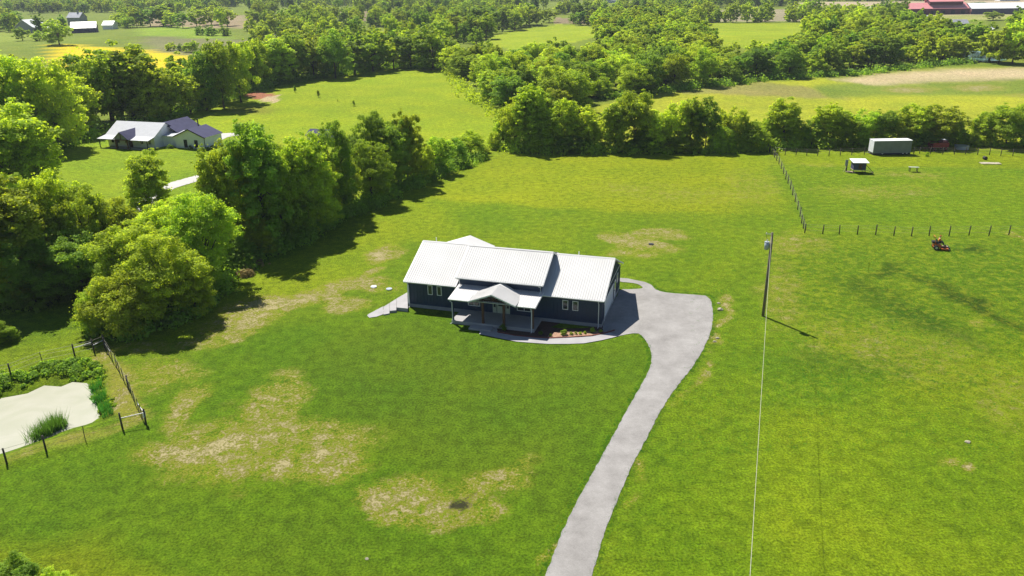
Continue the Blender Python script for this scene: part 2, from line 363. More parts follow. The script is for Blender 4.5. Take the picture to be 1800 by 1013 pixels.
# --- field beyond the left hedgerow, white house lawn
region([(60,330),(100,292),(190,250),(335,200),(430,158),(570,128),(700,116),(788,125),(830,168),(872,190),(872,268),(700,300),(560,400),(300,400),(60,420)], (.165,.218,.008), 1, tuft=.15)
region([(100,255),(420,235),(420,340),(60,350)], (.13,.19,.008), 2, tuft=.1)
region([(426,166),(455,161),(489,168),(470,173),(492,178),(470,176),(440,172)], (.30,.12,.07), 0)
region([(462,172),(490,168),(494,177),(482,181),(462,178)], (.42,.32,.19), 0)
blob(440,195,60,10,0,c=(.15,.155,.02))
# --- lawn behind the house
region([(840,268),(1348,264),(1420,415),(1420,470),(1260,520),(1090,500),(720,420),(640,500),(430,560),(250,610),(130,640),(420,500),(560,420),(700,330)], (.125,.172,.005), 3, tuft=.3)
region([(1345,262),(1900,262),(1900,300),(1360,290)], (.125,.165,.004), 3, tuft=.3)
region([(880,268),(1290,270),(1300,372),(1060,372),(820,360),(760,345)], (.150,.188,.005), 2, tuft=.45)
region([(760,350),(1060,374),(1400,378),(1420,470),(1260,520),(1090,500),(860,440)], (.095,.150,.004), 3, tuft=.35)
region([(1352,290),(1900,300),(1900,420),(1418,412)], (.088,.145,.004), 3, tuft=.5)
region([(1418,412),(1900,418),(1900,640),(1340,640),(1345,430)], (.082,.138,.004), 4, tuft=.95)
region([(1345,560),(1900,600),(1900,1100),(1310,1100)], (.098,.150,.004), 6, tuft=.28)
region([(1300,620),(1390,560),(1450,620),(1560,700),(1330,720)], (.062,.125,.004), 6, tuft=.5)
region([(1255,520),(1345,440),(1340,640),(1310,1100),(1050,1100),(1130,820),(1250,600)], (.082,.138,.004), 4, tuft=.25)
# --- front lawn
region([(250,700),(400,600),(560,560),(700,545),(850,590),(1050,606),(1120,590),(1145,635),(1050,810),(950,1100),(-300,1100),(-300,900),(100,800)], (.066,.126,.004), 4, tuft=.1)
region([(520,640),(690,555),(830,580),(1050,606),(1135,600),(1140,650),(1050,800),(960,960),(900,860),(700,830),(640,760),(560,690)], LUSH, 9, tuft=0)
region([(330,960),(560,880),(640,930),(930,960),(950,1100),(300,1100)], (.048,.112,.004), 8)
region([(0,850),(250,790),(420,880),(300,1000),(0,950)], (.060,.118,.004), 8)
region([(-300,960),(40,950),(330,1013),(330,1100),(-300,1100)], (.11,.145,.005), 6, tuft=.4)
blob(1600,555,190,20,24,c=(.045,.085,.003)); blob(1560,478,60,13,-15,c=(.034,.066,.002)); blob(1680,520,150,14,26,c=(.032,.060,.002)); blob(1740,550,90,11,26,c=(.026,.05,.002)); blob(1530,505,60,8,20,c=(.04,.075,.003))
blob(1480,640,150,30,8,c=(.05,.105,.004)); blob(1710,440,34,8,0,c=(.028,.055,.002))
blob(1580,640,230,60,18,tuft=1.0); blob(1480,580,120,50,0,tuft=1.0)
blob(1560,610,200,45,10,straw=.22); blob(1715,570,16,6,0,straw=.8); blob(1697,816,13,7,0,straw=.85); blob(1785,415,20,6,30,straw=.9)
# straw and bare places
for a in [(455,790,190,52,-8,.62),(470,735,60,60,-35,.75),(340,790,110,28,-8,.9),(330,720,50,26,-40,.75),(560,800,75,52,10,.72),(480,835,70,18,0,.6),(500,690,40,36,-30,.45),(290,660,60,26,-10,.4),
          (760,885,115,38,5,.78),(720,890,62,34,0,.85),(860,855,80,18,-10,.5),(905,835,60,14,-20,.35),(420,560,75,24,-22,.85),(480,540,80,16,-8,1.0),(560,522,60,13,-8,1.0),(620,500,60,10,-6,.7),(610,540,34,14,-5,.85),
          (675,450,38,13,-12,.95),(655,480,16,6,-20,1.0),(655,505,40,7,0,.5),(410,585,50,14,-20,.7),(330,600,60,10,-10,.45),(280,610,70,12,0,.45),
          (1165,411,48,10,0,.8),(1115,425,60,9,8,.8),(1195,415,30,6,0,.6),(1140,440,60,10,0,.5),(1090,445,20,5,0,.7),(1320,330,60,30,0,.22),(1180,340,160,16,4,.2),
          (1268,535,9,14,0,.95),(1262,560,9,12,0,.9),(1262,598,16,14,-40,.85),(1225,650,10,26,25,.6),(1190,690,8,30,35,.45),(1130,805,10,30,22,.5),(990,935,14,34,22,.6),(968,985,14,30,22,.7),(1095,880,10,30,20,.35),
          (1540,338,110,12,0,.26),(1590,335,90,8,0,.2),(1600,308,90,7,4,.28),(1440,290,30,4,0,.3),(1400,430,60,20,0,.35),(1370,520,40,60,0,.3),(620,340,40,10,0,.2),(1760,700,70,60,0,.2)]:
    blob(a[0], a[1], a[2], a[3], a[4], straw=a[5])
blob(826,882,28,20,-25,soil=1.0); blob(848,866,14,9,-30,soil=.9)
# pond bank: dry path and grass
region([(165,612),(190,612),(215,665),(246,735),(215,745),(196,700),(180,660)], (.20,.17,.05), 1, straw=.75)
region([(0,800),(90,780),(160,765),(215,752),(215,745),(150,755),(80,772),(0,792)], (.18,.17,.05), 1, straw=.5)
region([(-200,600),(60,590),(160,600),(170,640),(0,672),(-200,700)], (.10,.15,.006), 2)
grn = (turf[..., 1] > turf[..., 0]*1.02)[..., None]; lsh = np.clip((turf[..., 1]/(turf[..., 0]+1e-6)-1.9)/.8, 0, 1)[..., None]
turf = np.where(grn, turf*(np.array([1.26, 1.25, .9])+lsh*np.array([.82, .10, .3])), turf); turf = np.clip(turf, 0, 1)
sh = vnoise(X, Y, 35, 21)[..., None]; turf = turf*(.92+.16*sh)
vid = np.arange(nx*ny).reshape(ny, nx)
quads = np.stack([vid[:-1, :-1], vid[:-1, 1:], vid[1:, 1:], vid[1:, :-1]], -1).reshape(-1, 4)
def npmesh(name, V, Q, mats, attrs=None, matidx=None):
    me = bpy.data.meshes.new(name); nq = len(Q); k = Q.shape[1]
    me.vertices.add(len(V)); me.vertices.foreach_set('co', V.astype(np.float32).ravel())
    me.loops.add(nq*k); me.loops.foreach_set('vertex_index', Q.astype(np.int32).ravel())
    me.polygons.add(nq); me.polygons.foreach_set('loop_start', np.arange(0, nq*k, k, dtype=np.int32))
    for m_ in mats: me.materials.append(m_)
    if matidx is not None: me.polygons.foreach_set('material_index', matidx.astype(np.int32))
    me.update(calc_edges=True)
    for n_, dom, arr in attrs or []:
        if arr.ndim == 2:
            a = me.attributes.new(n_, 'FLOAT_COLOR', dom); a.data.foreach_set('color', np.concatenate([arr, np.ones((len(arr), 1))], 1).astype(np.float32).ravel())
        else:
            a = me.attributes.new(n_, 'FLOAT', dom); a.data.foreach_set('value', arr.astype(np.float32))
    return me
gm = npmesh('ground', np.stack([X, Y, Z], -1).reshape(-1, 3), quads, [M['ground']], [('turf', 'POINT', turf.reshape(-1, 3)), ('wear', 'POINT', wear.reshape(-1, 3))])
gm.polygons.foreach_set('use_smooth', [True]*len(gm.polygons))
go = bpy.data.objects.new('ground', gm); COL.objects.link(go); tag(go, kind='structure')

# sheets lying on the ground, draped over it
def drape(name, poly, m, lift, step=1.0, jit=0.0, kind='structure', seed=1, flat=None, world=False):
    pts = [Vector(p).to_2d() if world else at(*p).to_2d() for p in poly]; out = []; rr = random.Random(seed)
    for i in range(len(pts)):
        a, b = pts[i], pts[(i+1) % len(pts)]; n = max(1, int((b-a).length/(.35 if jit else 2)))
        for k in range(n):
            q = a.lerp(b, k/n); nrm = Vector((-(b-a).y, (b-a).x)).normalized() if (b-a).length > 0 else Vector((0, 0))
            out.append(q+nrm*(rr.random()-.5)*2*jit)
    import bmesh
    bm = bmesh.new(); vs = [bm.verts.new((p.x, p.y, 0)) for p in out]; bm.faces.new(vs)
    if flat is None:
        x0, x1 = min(p.x for p in out), max(p.x for p in out); y0, y1 = min(p.y for p in out), max(p.y for p in out)
        st = step if step else 3
        for ax, lo, hi in ((0, x0, x1), (1, y0, y1)):
            c = lo+st
            while c < hi:
                n = (1, 0, 0) if ax == 0 else (0, 1, 0); co = (c, 0, 0) if ax == 0 else (0, c, 0)
                bmesh.ops.bisect_plane(bm, geom=bm.verts[:]+bm.edges[:]+bm.faces[:], plane_co=co, plane_no=n); c += st
    bmesh.ops.triangulate(bm, faces=bm.faces[:])
    if flat is None:
        arr = np.array([v.co[:2] for v in bm.verts]); hz = height(arr[:, 0], arr[:, 1])
        for v, z in zip(bm.verts, hz): v.co.z = z+lift
    else:
        for v in bm.verts: v.co.z = flat
    for f in bm.faces:
        if f.normal.z < 0: f.normal_flip()
    me = bpy.data.meshes.new(name); bm.to_mesh(me); bm.free(); me.materials.append(m)
    o = bpy.data.objects.new(name, me); COL.objects.link(o); tag(o, kind=kind); return o
DRIVE = [(940,1060),(958,1013),(1000,905),(1060,800),(1105,715),(1135,665),(1147,635),(1143,612),(1130,592),(1120,585),(1089,591),(1066,596),(1056,572),(1085,520),(1088.8,509),(1110,509),(1128,508),(1130,505),(1122,500),(1110.5,497.5),(1088,496),(1084,489),(1100,489.5),(1112,492),(1134,496),(1146,502),(1154,511.5),(1177.6,515.7),(1215,518),(1248,521),(1253,545),(1253,570),(1244,600),(1222,640),(1190,680),(1165,715),(1140,765),(1110,820),(1085,880),(1065,930),(1040,1013),(1025,1060)]
def chaikin(P):
    out = []
    for i in range(len(P)):
        (x0, y0), (x1, y1) = P[i], P[(i+1) % len(P)]; out += [(x0*.75+x1*.25, y0*.75+y1*.25), (x0*.25+x1*.75, y0*.25+y1*.75)]
    return out
drape('driveway', chaikin(DRIVE), M['gravel'], .035, 1.6, .045)
drape('garden_path', [(844,580),(842.5,588),(875,595),(908,601.5),(940,604),(964,605.5),(1000,605.5),(1026.6,604.5),(1057.7,599),(1089,591.5),(1072,586),(1040,592),(1000,594.5),(964,596),(940,594.5),(905,591),(876,586),(872,575),(850,570)], M['concrete'], .06, 1.6, .0)
drape('pond_water', [(x, y) for x, y in POND], M['pond'], 0, flat=-.62)
drape('far_pond', [(1690,93),(1730,92),(1762,93),(1770,106),(1730,109),(1698,108)], M['teal'], .15, 4)
drape('gravel_lane', [(238,352),(262,338),(300,321),(340,310),(380,300),(392,303),(384,309),(350,318),(310,330),(285,345),(262,372),(238,372)], M['gravelsoft'], .05, 3, .15)
drape('patio', [(372,243),(384,236),(421,234),(424,238),(400,242),(388,248)], M['gravelsoft'], .05, 3)

# ------------------------------------------------------------------ trees
rng = np.random.default_rng(5)
def cards(P, Nn, size, rg):
    n = len(P); a = rg.normal(size=(n, 3)); a -= (a*Nn).sum(1, keepdims=True)*Nn; a /= np.linalg.norm(a, axis=1, keepdims=True)+1e-9
    b = np.cross(Nn, a); s = size*(.65+.7*rg.random((n, 1))); a = a*s; b = b*s*.7
    V = np.stack([P-a*.5, P+b*.5, P+a*.5, P-b*.5], 1).reshape(-1, 3)
    return V, np.arange(4*n).reshape(n, 4)
def unit(rg, n): v = rg.normal(size=(n, 3)); return v/np.linalg.norm(v, axis=1, keepdims=True)
def lobes_for(kind, rg):
    # (cx,cy,cz, rx,ry,rz) in a crown of height 15, width ~11
    L = []
    if kind == 'round':
        L = [(0,0,8.2,4.2,4.2,6.2)]
        for k in range(9):
            t = k*2.4+rg.random(); r = 2.4+1.3*rg.random(); L.append((math.cos(t)*r, math.sin(t)*r, 2.2+9.8*rg.random()**.9, 2.1+rg.random(), 2.3+rg.random(), 2.1+rg.random()))
    elif kind == 'tall':
        for k in range(6):
            t = k*1.05+rg.random()*.5; r = .8+1.8*rg.random(); h = 11+3.6*rg.random(); L.append((math.cos(t)*r, math.sin(t)*r, h*.53, 1.5+.6*rg.random(), 1.5+.6*rg.random(), h*.47))
        for k in range(7):
            t = rg.random()*6.28; r = 1.6+1.4*rg.random(); L.append((math.cos(t)*r, math.sin(t)*r, 2.5+7*rg.random(), 1.5, 1.5, 1.6))
    elif kind == 'feather':
        for k in range(13):
            t = k*2.4; r = 1.1+3.2*rg.random(); h = 8.0+6.5*rg.random()*(1-r/7); L.append((math.cos(t)*r, math.sin(t)*r, h*.55, 1.0+.7*rg.random(), 1.0+.7*rg.random(), h*.44))
    elif kind == 'bush':
        for k in range(11):
            t = k*2.4; r = .3+4.2*math.sqrt(rg.random()); h = 13.5*(1-.5*(r/4.5)**2)*(.75+.3*rg.random()); L.append((math.cos(t)*r, math.sin(t)*r, h*.52, 2.2, 2.2, h*.46))
    elif kind == 'cone':
        for k in range(10):
            z = 1.5+k*1.3; r = 3.6*(1-k/10.5)+.5; L.append((0, 0, z, r, r, 1.4))
    return L
def crown_arrays(kind, seed, n, leaf, nclump):
    lod_n = n
    rg = np.random.default_rng(seed); L = np.array(lobes_for(kind, rg))
    area = (L[:, 3]*L[:, 5]); pi = rg.choice(len(L), nclump, p=area/area.sum())
    d = unit(rg, nclump); d[:, 2] = np.where(rg.random(nclump) < .3, -abs(d[:, 2]), abs(d[:, 2])*1.0); rr = .60+.45*rg.random((nclump, 1))
    cc = L[pi, :3]+d*L[pi, 3:6]*rr; cc[:, 2] = np.maximum(cc[:, 2], .5)
    cr = (.30+.70*rg.random(nclump))*(1.0 if kind in ('round', 'bush') else .8)*(1.0 if lod_n > 20000 else 1.15)
    ci = rg.choice(nclump, n, p=cr**2/(cr**2).sum())
    dd_ = unit(rg, n); dd_[:, 2] = np.where(rg.random(n) < .35, -abs(dd_[:, 2]), abs(dd_[:, 2])); rad = rg.random((n, 1))**.45
    P = cc[ci]+dd_*rad*cr[ci][:, None]*np.array([1.15, 1.15, .75]); 
    # stray outer sprays
    st = rg.random(n) < .05; P[st] += dd_[st]*rg.random((st.sum(), 1))*.9
    P[:, 2] = np.maximum(P[:, 2], .15)
    Nn = dd_*.75+unit(rg, n)*.65+np.array([0, 0, .35]); Nn /= np.linalg.norm(Nn, axis=1, keepdims=True)
    V, Q = cards(P, Nn, leaf, rg)
    cv = rg.random(nclump)[ci]*.6+rg.random(n)*.4
    # filler leaves inside each lobe keep the crown from being hollow
    return V, Q, cv, cc
def trunk_mb(kind, cc, seed, n=14):
    rr = random.Random(seed); mb = MB(); top = {'round': 8.5, 'tall': 11.5, 'feather': 9, 'bush': 6, 'cone': 12}[kind]
    fk = top*.3; mb.tube([(0,0,-.4),(0.05,.02,.3),(.12,-.06,fk),(.1,.1,top*.7),(.0,.05,top)], [.38,.27,.21,.13,.04], 7)
    ids = rr.sample(range(len(cc)), min(n, len(cc)))
    for i in ids:
        c = Vector(cc[i]); z0 = min(fk+rr.random()*(top-fk)*.7, max(.8, c.z-1.0)); s = Vector((.1, 0, z0)); md = s.lerp(c, .5)+Vector((0, 0, .5+.5*rr.random()))
        mb.tube([s, md, c], [.11,.07,.025], 5, False)
    return mb
PROTO = {}
def proto(kind, lod, seed, tone='leaf'):
    key = (kind, lod, seed, tone)
    if key in PROTO: return PROTO[key]
    base = (kind, lod, seed)
    n, leaf, nc = {'near': (42000, .28, 420), 'mid': (13000, .46, 260), 'far': (3400, .85, 120)}[lod]
    if kind == 'feather': n = int(n*.8)
    if base not in GEO:
        V, Q, cv, cc = crown_arrays(kind, seed*31+7, n, leaf, nc); GEO[base] = (V, Q, cv, cc, trunk_mb(kind, cc, seed, 14 if lod == 'near' else 8))
    V, Q, cv, cc, tm = GEO[base]
    if lod == 'far':
        tv = np.array(tm.v); tq = [f for f in tm.f if len(f) == 4]; tq = np.array(tq)
        me = npmesh('tree', np.concatenate([V, tv]), np.concatenate([Q, tq+len(V)]), [M[tone], M['bark']], [('leafv', 'FACE', np.concatenate([cv, np.zeros(len(tq))]))], np.concatenate([np.zeros(len(Q)), np.ones(len(tq))]))
        PROTO[key] = (me, None)
    else:
        me = npmesh('crown', V, Q, [M[tone]], [('leafv', 'FACE', cv)])
        if ('t',)+base not in PROTO: PROTO[('t',)+base] = tm.mesh('trunk', M['bark'], True)
        PROTO[key] = (me, PROTO[('t',)+base])
    return PROTO[key]
GEO = {}
SEEDS = {'near': 2, 'mid': 2, 'far': 2}
trr = random.Random(11)
def plant(p, h, wd, kind, tone, lod, name='broadleaf_tree'):
    sd_ = trr.randrange(SEEDS[lod]); cm, tm = proto(kind, lod, sd_, tone)
    W0 = {'round': 10.5, 'tall': 6.6, 'feather': 9.2, 'bush': 11.0, 'cone': 8.0}[kind]; H0 = {'round': 14.6, 'tall': 14.6, 'feather': 14.2, 'bush': 13.4, 'cone': 14.6}[kind]
    sx = wd/W0; sz = h/H0; rz = trr.random()*6.283
    if tm is None:
        o = bpy.data.objects.new(name, cm); COL.objects.link(o)
    else:
        o = bpy.data.objects.new(name, None); COL.objects.link(o); o.empty_display_size = .2
        part('trunk', tm, o); part('crown', cm, o)
    o.location = p; o.rotation_euler = (0, 0, rz); o.scale = (sx, sx, sz); return o
def lodof(p): d = (p-Vector((0, 0, 0))).length; return 'near' if d < 150 else ('mid' if d < 330 else 'far')
ORD = ['first','second','third','fourth','fifth','sixth','seventh','eighth','ninth','tenth','eleventh','twelfth','thirteenth','fourteenth','fifteenth','sixteenth','seventeenth','eighteenth','nineteenth','twentieth']
def ordn(i):
    if i < 20: return ORD[i]
    n = i+1; t, u = divmod(n, 10); tens = {2: 'twenty', 3: 'thirty', 4: 'forty', 5: 'fifty'}
    return {2: 'twentieth', 3: 'thirtieth', 4: 'fortieth', 5: 'fiftieth'}[t] if u == 0 else tens[t]+' '+ORD[u-1]
DESC = {'round': 'rounded', 'tall': 'tall narrow', 'feather': 'feathery', 'bush': 'bushy', 'cone': 'conical'}
TONE = {'leaf': 'mid green', 'leafdark': 'dark green', 'leaflight': 'yellow green'}
def belt(rows, where, group):
    rows = sorted(rows, key=lambda r: r[0]); 
    for i, r in enumerate(rows):
        x, fy, ty, wpx, kind, tone = r[:6]
        if 'beside the blue house' in where: fy -= 8+20*max(0, min(1, 1-(x-388)/460)) if x >= 388 else 10
        if 'behind the back lawn' in where and x > 1345: fy -= 6
        p = G(x, fy); h = tall(x, fy, ty)*.96; dist = (Vector((p.x, p.y, -CH))).length
        wd = wpx*dist/F*1.0
        kd = 'shrub' if kind == 'bush' and h < 6 else ('evergreen_tree' if kind == 'cone' else 'broadleaf_tree')
        o = plant(p, h, wd, kind, tone, lodof(p), kd)
        nm = 'shrub' if kd == 'shrub' else 'tree'
        tag(o, f"{TONE[tone]} {DESC[kind]} {nm}, {ordn(i)} from left {where}", nm, group)
a, d_, l_ = 'leaf', 'leafdark', 'leaflight'
belt([(188,586,470,80,'bush',a),(235,588,435,120,'bush',l_),(300,572,400,120,'round',a),(255,550,385,120,'round',l_),(366,512,330,120,'round',a),(320,500,345,110,'round',l_),(400,495,390,80,'bush',d_),(345,560,450,70,'bush',a),(455,470,370,70,'bush',a),(510,440,330,70,'bush',d_),
      (402,465,245,64,'tall',a),(428,462,196,90,'feather',a),(468,460,196,92,'tall',d_),(500,450,206,85,'feather',a),(545,430,214,84,'tall',a),(480,445,260,80,'round',a),(525,425,255,80,'round',l_),(575,410,232,60,'feather',l_),
      (594,400,203,72,'round',d_),(560,425,280,80,'round',a),(606,390,262,62,'round',a),(655,372,240,85,'round',a),(660,345,190,78,'round',d_),(700,345,205,52,'tall',d_),(718,338,187,40,'tall',a),(742,328,222,56,'feather',a),(772,315,222,60,'feather',a),(802,300,240,44,'round',d_),(828,284,226,54,'round',a),(848,277,252,26,'bush',a)],
     'in the hedgerow beside the blue house', 'trees of the hedgerow left of the blue house')
belt([(272,405,257,64,'tall',a),(30,525,285,115,'tall',a),(78,515,275,95,'feather',a),(118,500,292,100,'round',a),(170,500,318,95,'round',l_),(222,490,340,80,'round',a),(150,520,400,110,'round',d_),(60,530,390,110,'round',d_),(-25,520,270,120,'round',a),(2,600,560,46,'bush',a),(210,540,430,70,'bush',d_),(205,450,345,60,'feather',a)],
     'in the shady grove above the pond', 'trees of the grove above the pond')
belt([(30,345,165,130,'round',l_),(75,345,215,80,'round',l_),(-20,330,150,130,'round',a),(10,260,78,110,'round',l_),(58,262,92,100,'round',a),(105,262,92,90,'round',l_),(136,238,125,76,'round',a),(165,224,72,80,'feather',a),(198,213,34,110,'feather',a),(235,212,62,80,'tall',a),(268,213,96,72,'round',a),
      (302,207,96,66,'feather',a),(336,200,112,56,'feather',l_),(364,194,84,56,'round',d_),(394,190,60,66,'round',a),(424,180,66,56,'round',a)],
     'in the tall wood behind the white house', 'trees behind the white house')
belt([(448,156,62,52,'round',a),(484,148,55,60,'tall',a),(518,142,52,56,'round',d_),(552,138,52,56,'round',a),(590,138,44,60,'round',d_),(624,132,62,46,'tall',d_),(656,126,44,68,'round',a),(692,121,62,52,'round',a),(722,120,50,54,'round',d_),(762,122,40,78,'round',a),(800,118,72,40,'round',a)],
     'along the far edge of the left meadow', 'trees along the far edge of the left meadow')
belt([(886,256,176,40,'bush',a),(905,262,165,60,'round',a),(928,262,138,60,'tall',a),(956,262,172,56,'feather',a),(986,262,148,72,'feather',a),(1022,262,162,74,'feather',a),(1042,264,196,36,'bush',a),(950,265,215,56,'bush',a),(1000,266,222,60,'bush',d_),(870,262,225,30,'bush',a),
      (1082,264,168,52,'tall',a),(1114,264,150,72,'round',a),(1150,264,165,66,'feather',a),(1184,262,155,58,'feather',l_),(1212,262,165,44,'tall',a),(1240,264,164,46,'round',d_),(1264,264,196,50,'bush',a),(1286,262,160,54,'feather',a),(1320,264,200,60,'bush',l_),(1348,264,196,44,'bush',a),(1376,263,163,52,'tall',a),(1402,263,206,46,'bush',l_),
      (1426,263,196,40,'bush',d_),(1450,263,176,42,'tall',a),(1480,263,192,52,'round',a),(1510,263,168,62,'feather',a),(1546,263,188,46,'round',d_),(1578,263,178,50,'feather',a),(1606,263,163,58,'feather',a),(1650,262,165,72,'feather',l_),(1678,262,206,40,'bush',a),(1728,260,180,46,'feather',a),(1768,264,176,66,'round',a),(1800,264,178,60,'round',d_),(1712,262,226,34,'bush',l_),
      (1130,266,222,60,'bush',d_),(1195,266,226,60,'bush',a),(1620,264,222,60,'bush',d_),(1540,266,226,50,'bush',a),(1840,264,180,70,'round',a)],
     'in the hedgerow behind the back lawn', 'trees of the hedgerow at the back of the lawn')
belt([(1755,112,26,40,'feather',l_),(1779,113,20,46,'round',l_),(1806,112,18,50,'feather',l_),(1738,108,48,34,'tall',a),(1700,98,30,60,'round',d_),(1728,90,36,40,'round',d_)], 'in the clump by the far pond', 'trees by the far pond')
belt([(265,47,8,32,'round',d_),(288,46,2,30,'tall',a),(302,48,14,26,'round',a),(322,50,16,24,'round',d_),(346,47,8,30,'round',a),(372,44,6,32,'round',a),(400,46,8,32,'round',a)], 'on the distant meadow at top left', 'trees on the distant meadow at top left')
belt([(352,62,42,18,'bush',d_),(372,63,40,22,'bush',d_),(394,63,42,24,'bush',d_),(300,89,68,18,'bush',a),(318,90,74,14,'bush',d_),(338,92,62,26,'bush',a),(358,93,78,14,'bush',d_),(105,79,30,40,'round',a),(70,72,52,24,'bush',a),(40,72,46,22,'round',a),(24,48,16,36,'round',d_)],
     'around the yellow field', 'trees and shrubs around the yellow field')
belt([(1018,40,0,26,'tall',d_),(1008,42,21,18,'round',d_),(1038,44,28,16,'round',a),(850,60,0,52,'round',d_),(815,72,24,62,'round',a),(890,50,0,40,'round',a),(925,44,2,40,'round',a),(965,40,12,26,'round',a)], 'around the small far field', 'trees around the small far field')
belt([(1585,14,2,14,'round',d_),(1722,10,2,22,'round',d_),(1552,9,2,8,'round',d_),(1520,40,11,34,'round',a),(1596,44,18,32,'round',a),(1630,46,26,34,'round',a),(1400,38,10,28,'round',a),(1430,39,14,20,'round',d_),(1455,39,10,26,'round',a),(1480,40,12,24,'round',d_),(1745,36,18,26,'round',a)],
     'around the far barns at top right', 'trees around the far barns')
o = plant(G(519,163), 2.6, .9, 'tall', d_, 'far', 'young_tree'); tag(o, 'small dark young tree, leftmost on the open left meadow', 'tree', 'young trees on the left meadow')
for (x, fy, hh, q) in ((560,171,2.4,'second from left on the open left meadow'),(594,179,.8,'tiny, third from left on the open left meadow'),(622,187,2.0,'rightmost on the open left meadow')):
    o = plant(G(x, fy), hh, hh*.4, 'tall', a, 'far', 'young_tree'); tag(o, 'small young tree, '+q, 'tree', 'young trees on the left meadow')
o = plant(G(1629,275), 1.1, .9, 'bush', a, 'far', 'shrub'); tag(o, 'small lone shrub in the paddock just right of the trailer', 'shrub')
mb = MB().tube([(0,0,-.1),(.02,0,.7),(0,.03,1.5)], [.03,.022,.01], 5)
for k in range(9): t_ = k*2.4; mb.tube([(0,0,.5+k*.1),(.28*math.cos(t_),.28*math.sin(t_),.8+k*.1)], [.014,.006], 3)
o = mb.build('sapling', M['leaflight']); o.location = G(1526,478); tag(o, 'thin lone sapling in the right pasture below the paddock fence', 'tree')
for i, (x, y, s, q) in enumerate([(20,1030,2.4,'at the bottom left corner of the photo'),(52,1038,2.0,'just right of the corner shrub at bottom left'),(100,1050,2.0,'rightmost of the shrubs at the bottom left edge')]):
    o = plant(G(x, y), s*1.1, s*1.2, 'bush', (d_, d_, a)[i], 'mid', 'shrub'); tag(o, 'leafy green shrub '+q, 'shrub', 'shrubs at the bottom left edge')

# woods: nearest trees are things, the rest of each wood one mass
def scatter(poly, sp, seed):
    rr = random.Random(seed); P = [at(x, y) for x, y in poly]; x0 = min(p.x for p in P); x1 = max(p.x for p in P); y0 = min(p.y for p in P); y1 = max(p.y for p in P)
    out = []; wp = [(p.x, p.y) for p in P]; nx_ = int((x1-x0)/sp)+1; ny_ = int((y1-y0)/sp)+1
    gx, gy = np.meshgrid(np.arange(nx_), np.arange(ny_)); g = np.random.default_rng(seed)
    px = x0+(gx+g.random(gx.shape)*.9)*sp+(gy % 2)*sp*.5; py = y0+(gy+g.random(gx.shape)*.9)*sp
    m = pip(px, py, wp); return np.stack([px[m], py[m]], -1)
WOOD = [(788,122),(826,166),(850,182),(872,192),(900,205),(960,210),(1010,212),(1040,182),(1062,172),(1190,156),(1340,139),(1500,129),(1640,113),(1700,109),(1692,94),(1560,88),(1440,88),(1375,104),(1352,124),(1286,126),(1240,98),(1200,72),(1060,62),(1052,100),(1010,122),(900,126),(850,118),(810,114)]
WP = scatter(WOOD, 9.3, 3); dist = np.hypot(WP[:, 0], WP[:, 1]); WP = WP[np.argsort(dist)]
wr = random.Random(4); NIND = 150; rest = []
names = {}
def wood_hw(r): return 9.0+4.8*r.random(), 9.0+3.6*r.random()
for i, (x, y) in enumerate(WP):
    h, wd = wood_hw(wr); kind = wr.choice(['round','round','tall','feather','bush']); tone = wr.choice([a, a, d_, l_, a])
    if kind == 'tall': wd *= .75
    if kind == 'bush': h *= .75
    if i < NIND:
        p = Vector((x, y, gz(x, y))); o = plant(p, h, wd, kind, tone, 'mid' if p.length < 330 else 'far')
        qx, qy = proj(p); side = 'left' if qx < 960 else ('middle' if qx < 1200 else 'right')
        lab = {'left': 'at the left end of the wood beyond the lawn', 'middle': 'in the middle of the wood beyond the lawn', 'right': 'at the right end of the wood beyond the lawn'}[side]
        names.setdefault((TONE[tone], DESC[kind], side), []).append((qx, o))
    else: rest.append((x, y, h/14.5, wd/10.0, wr.randrange(4), wr.random()*6.28))
for (tn, ds, side), lst in names.items():
    for k, (qx, o) in enumerate(sorted(lst, key=lambda t: t[0])):
        tag(o, f"{tn} {ds} tree, {ordn(k)} from left, {side} of far wood", 'tree', f"{tn} {ds} trees, {side} part of the wood beyond the lawn")
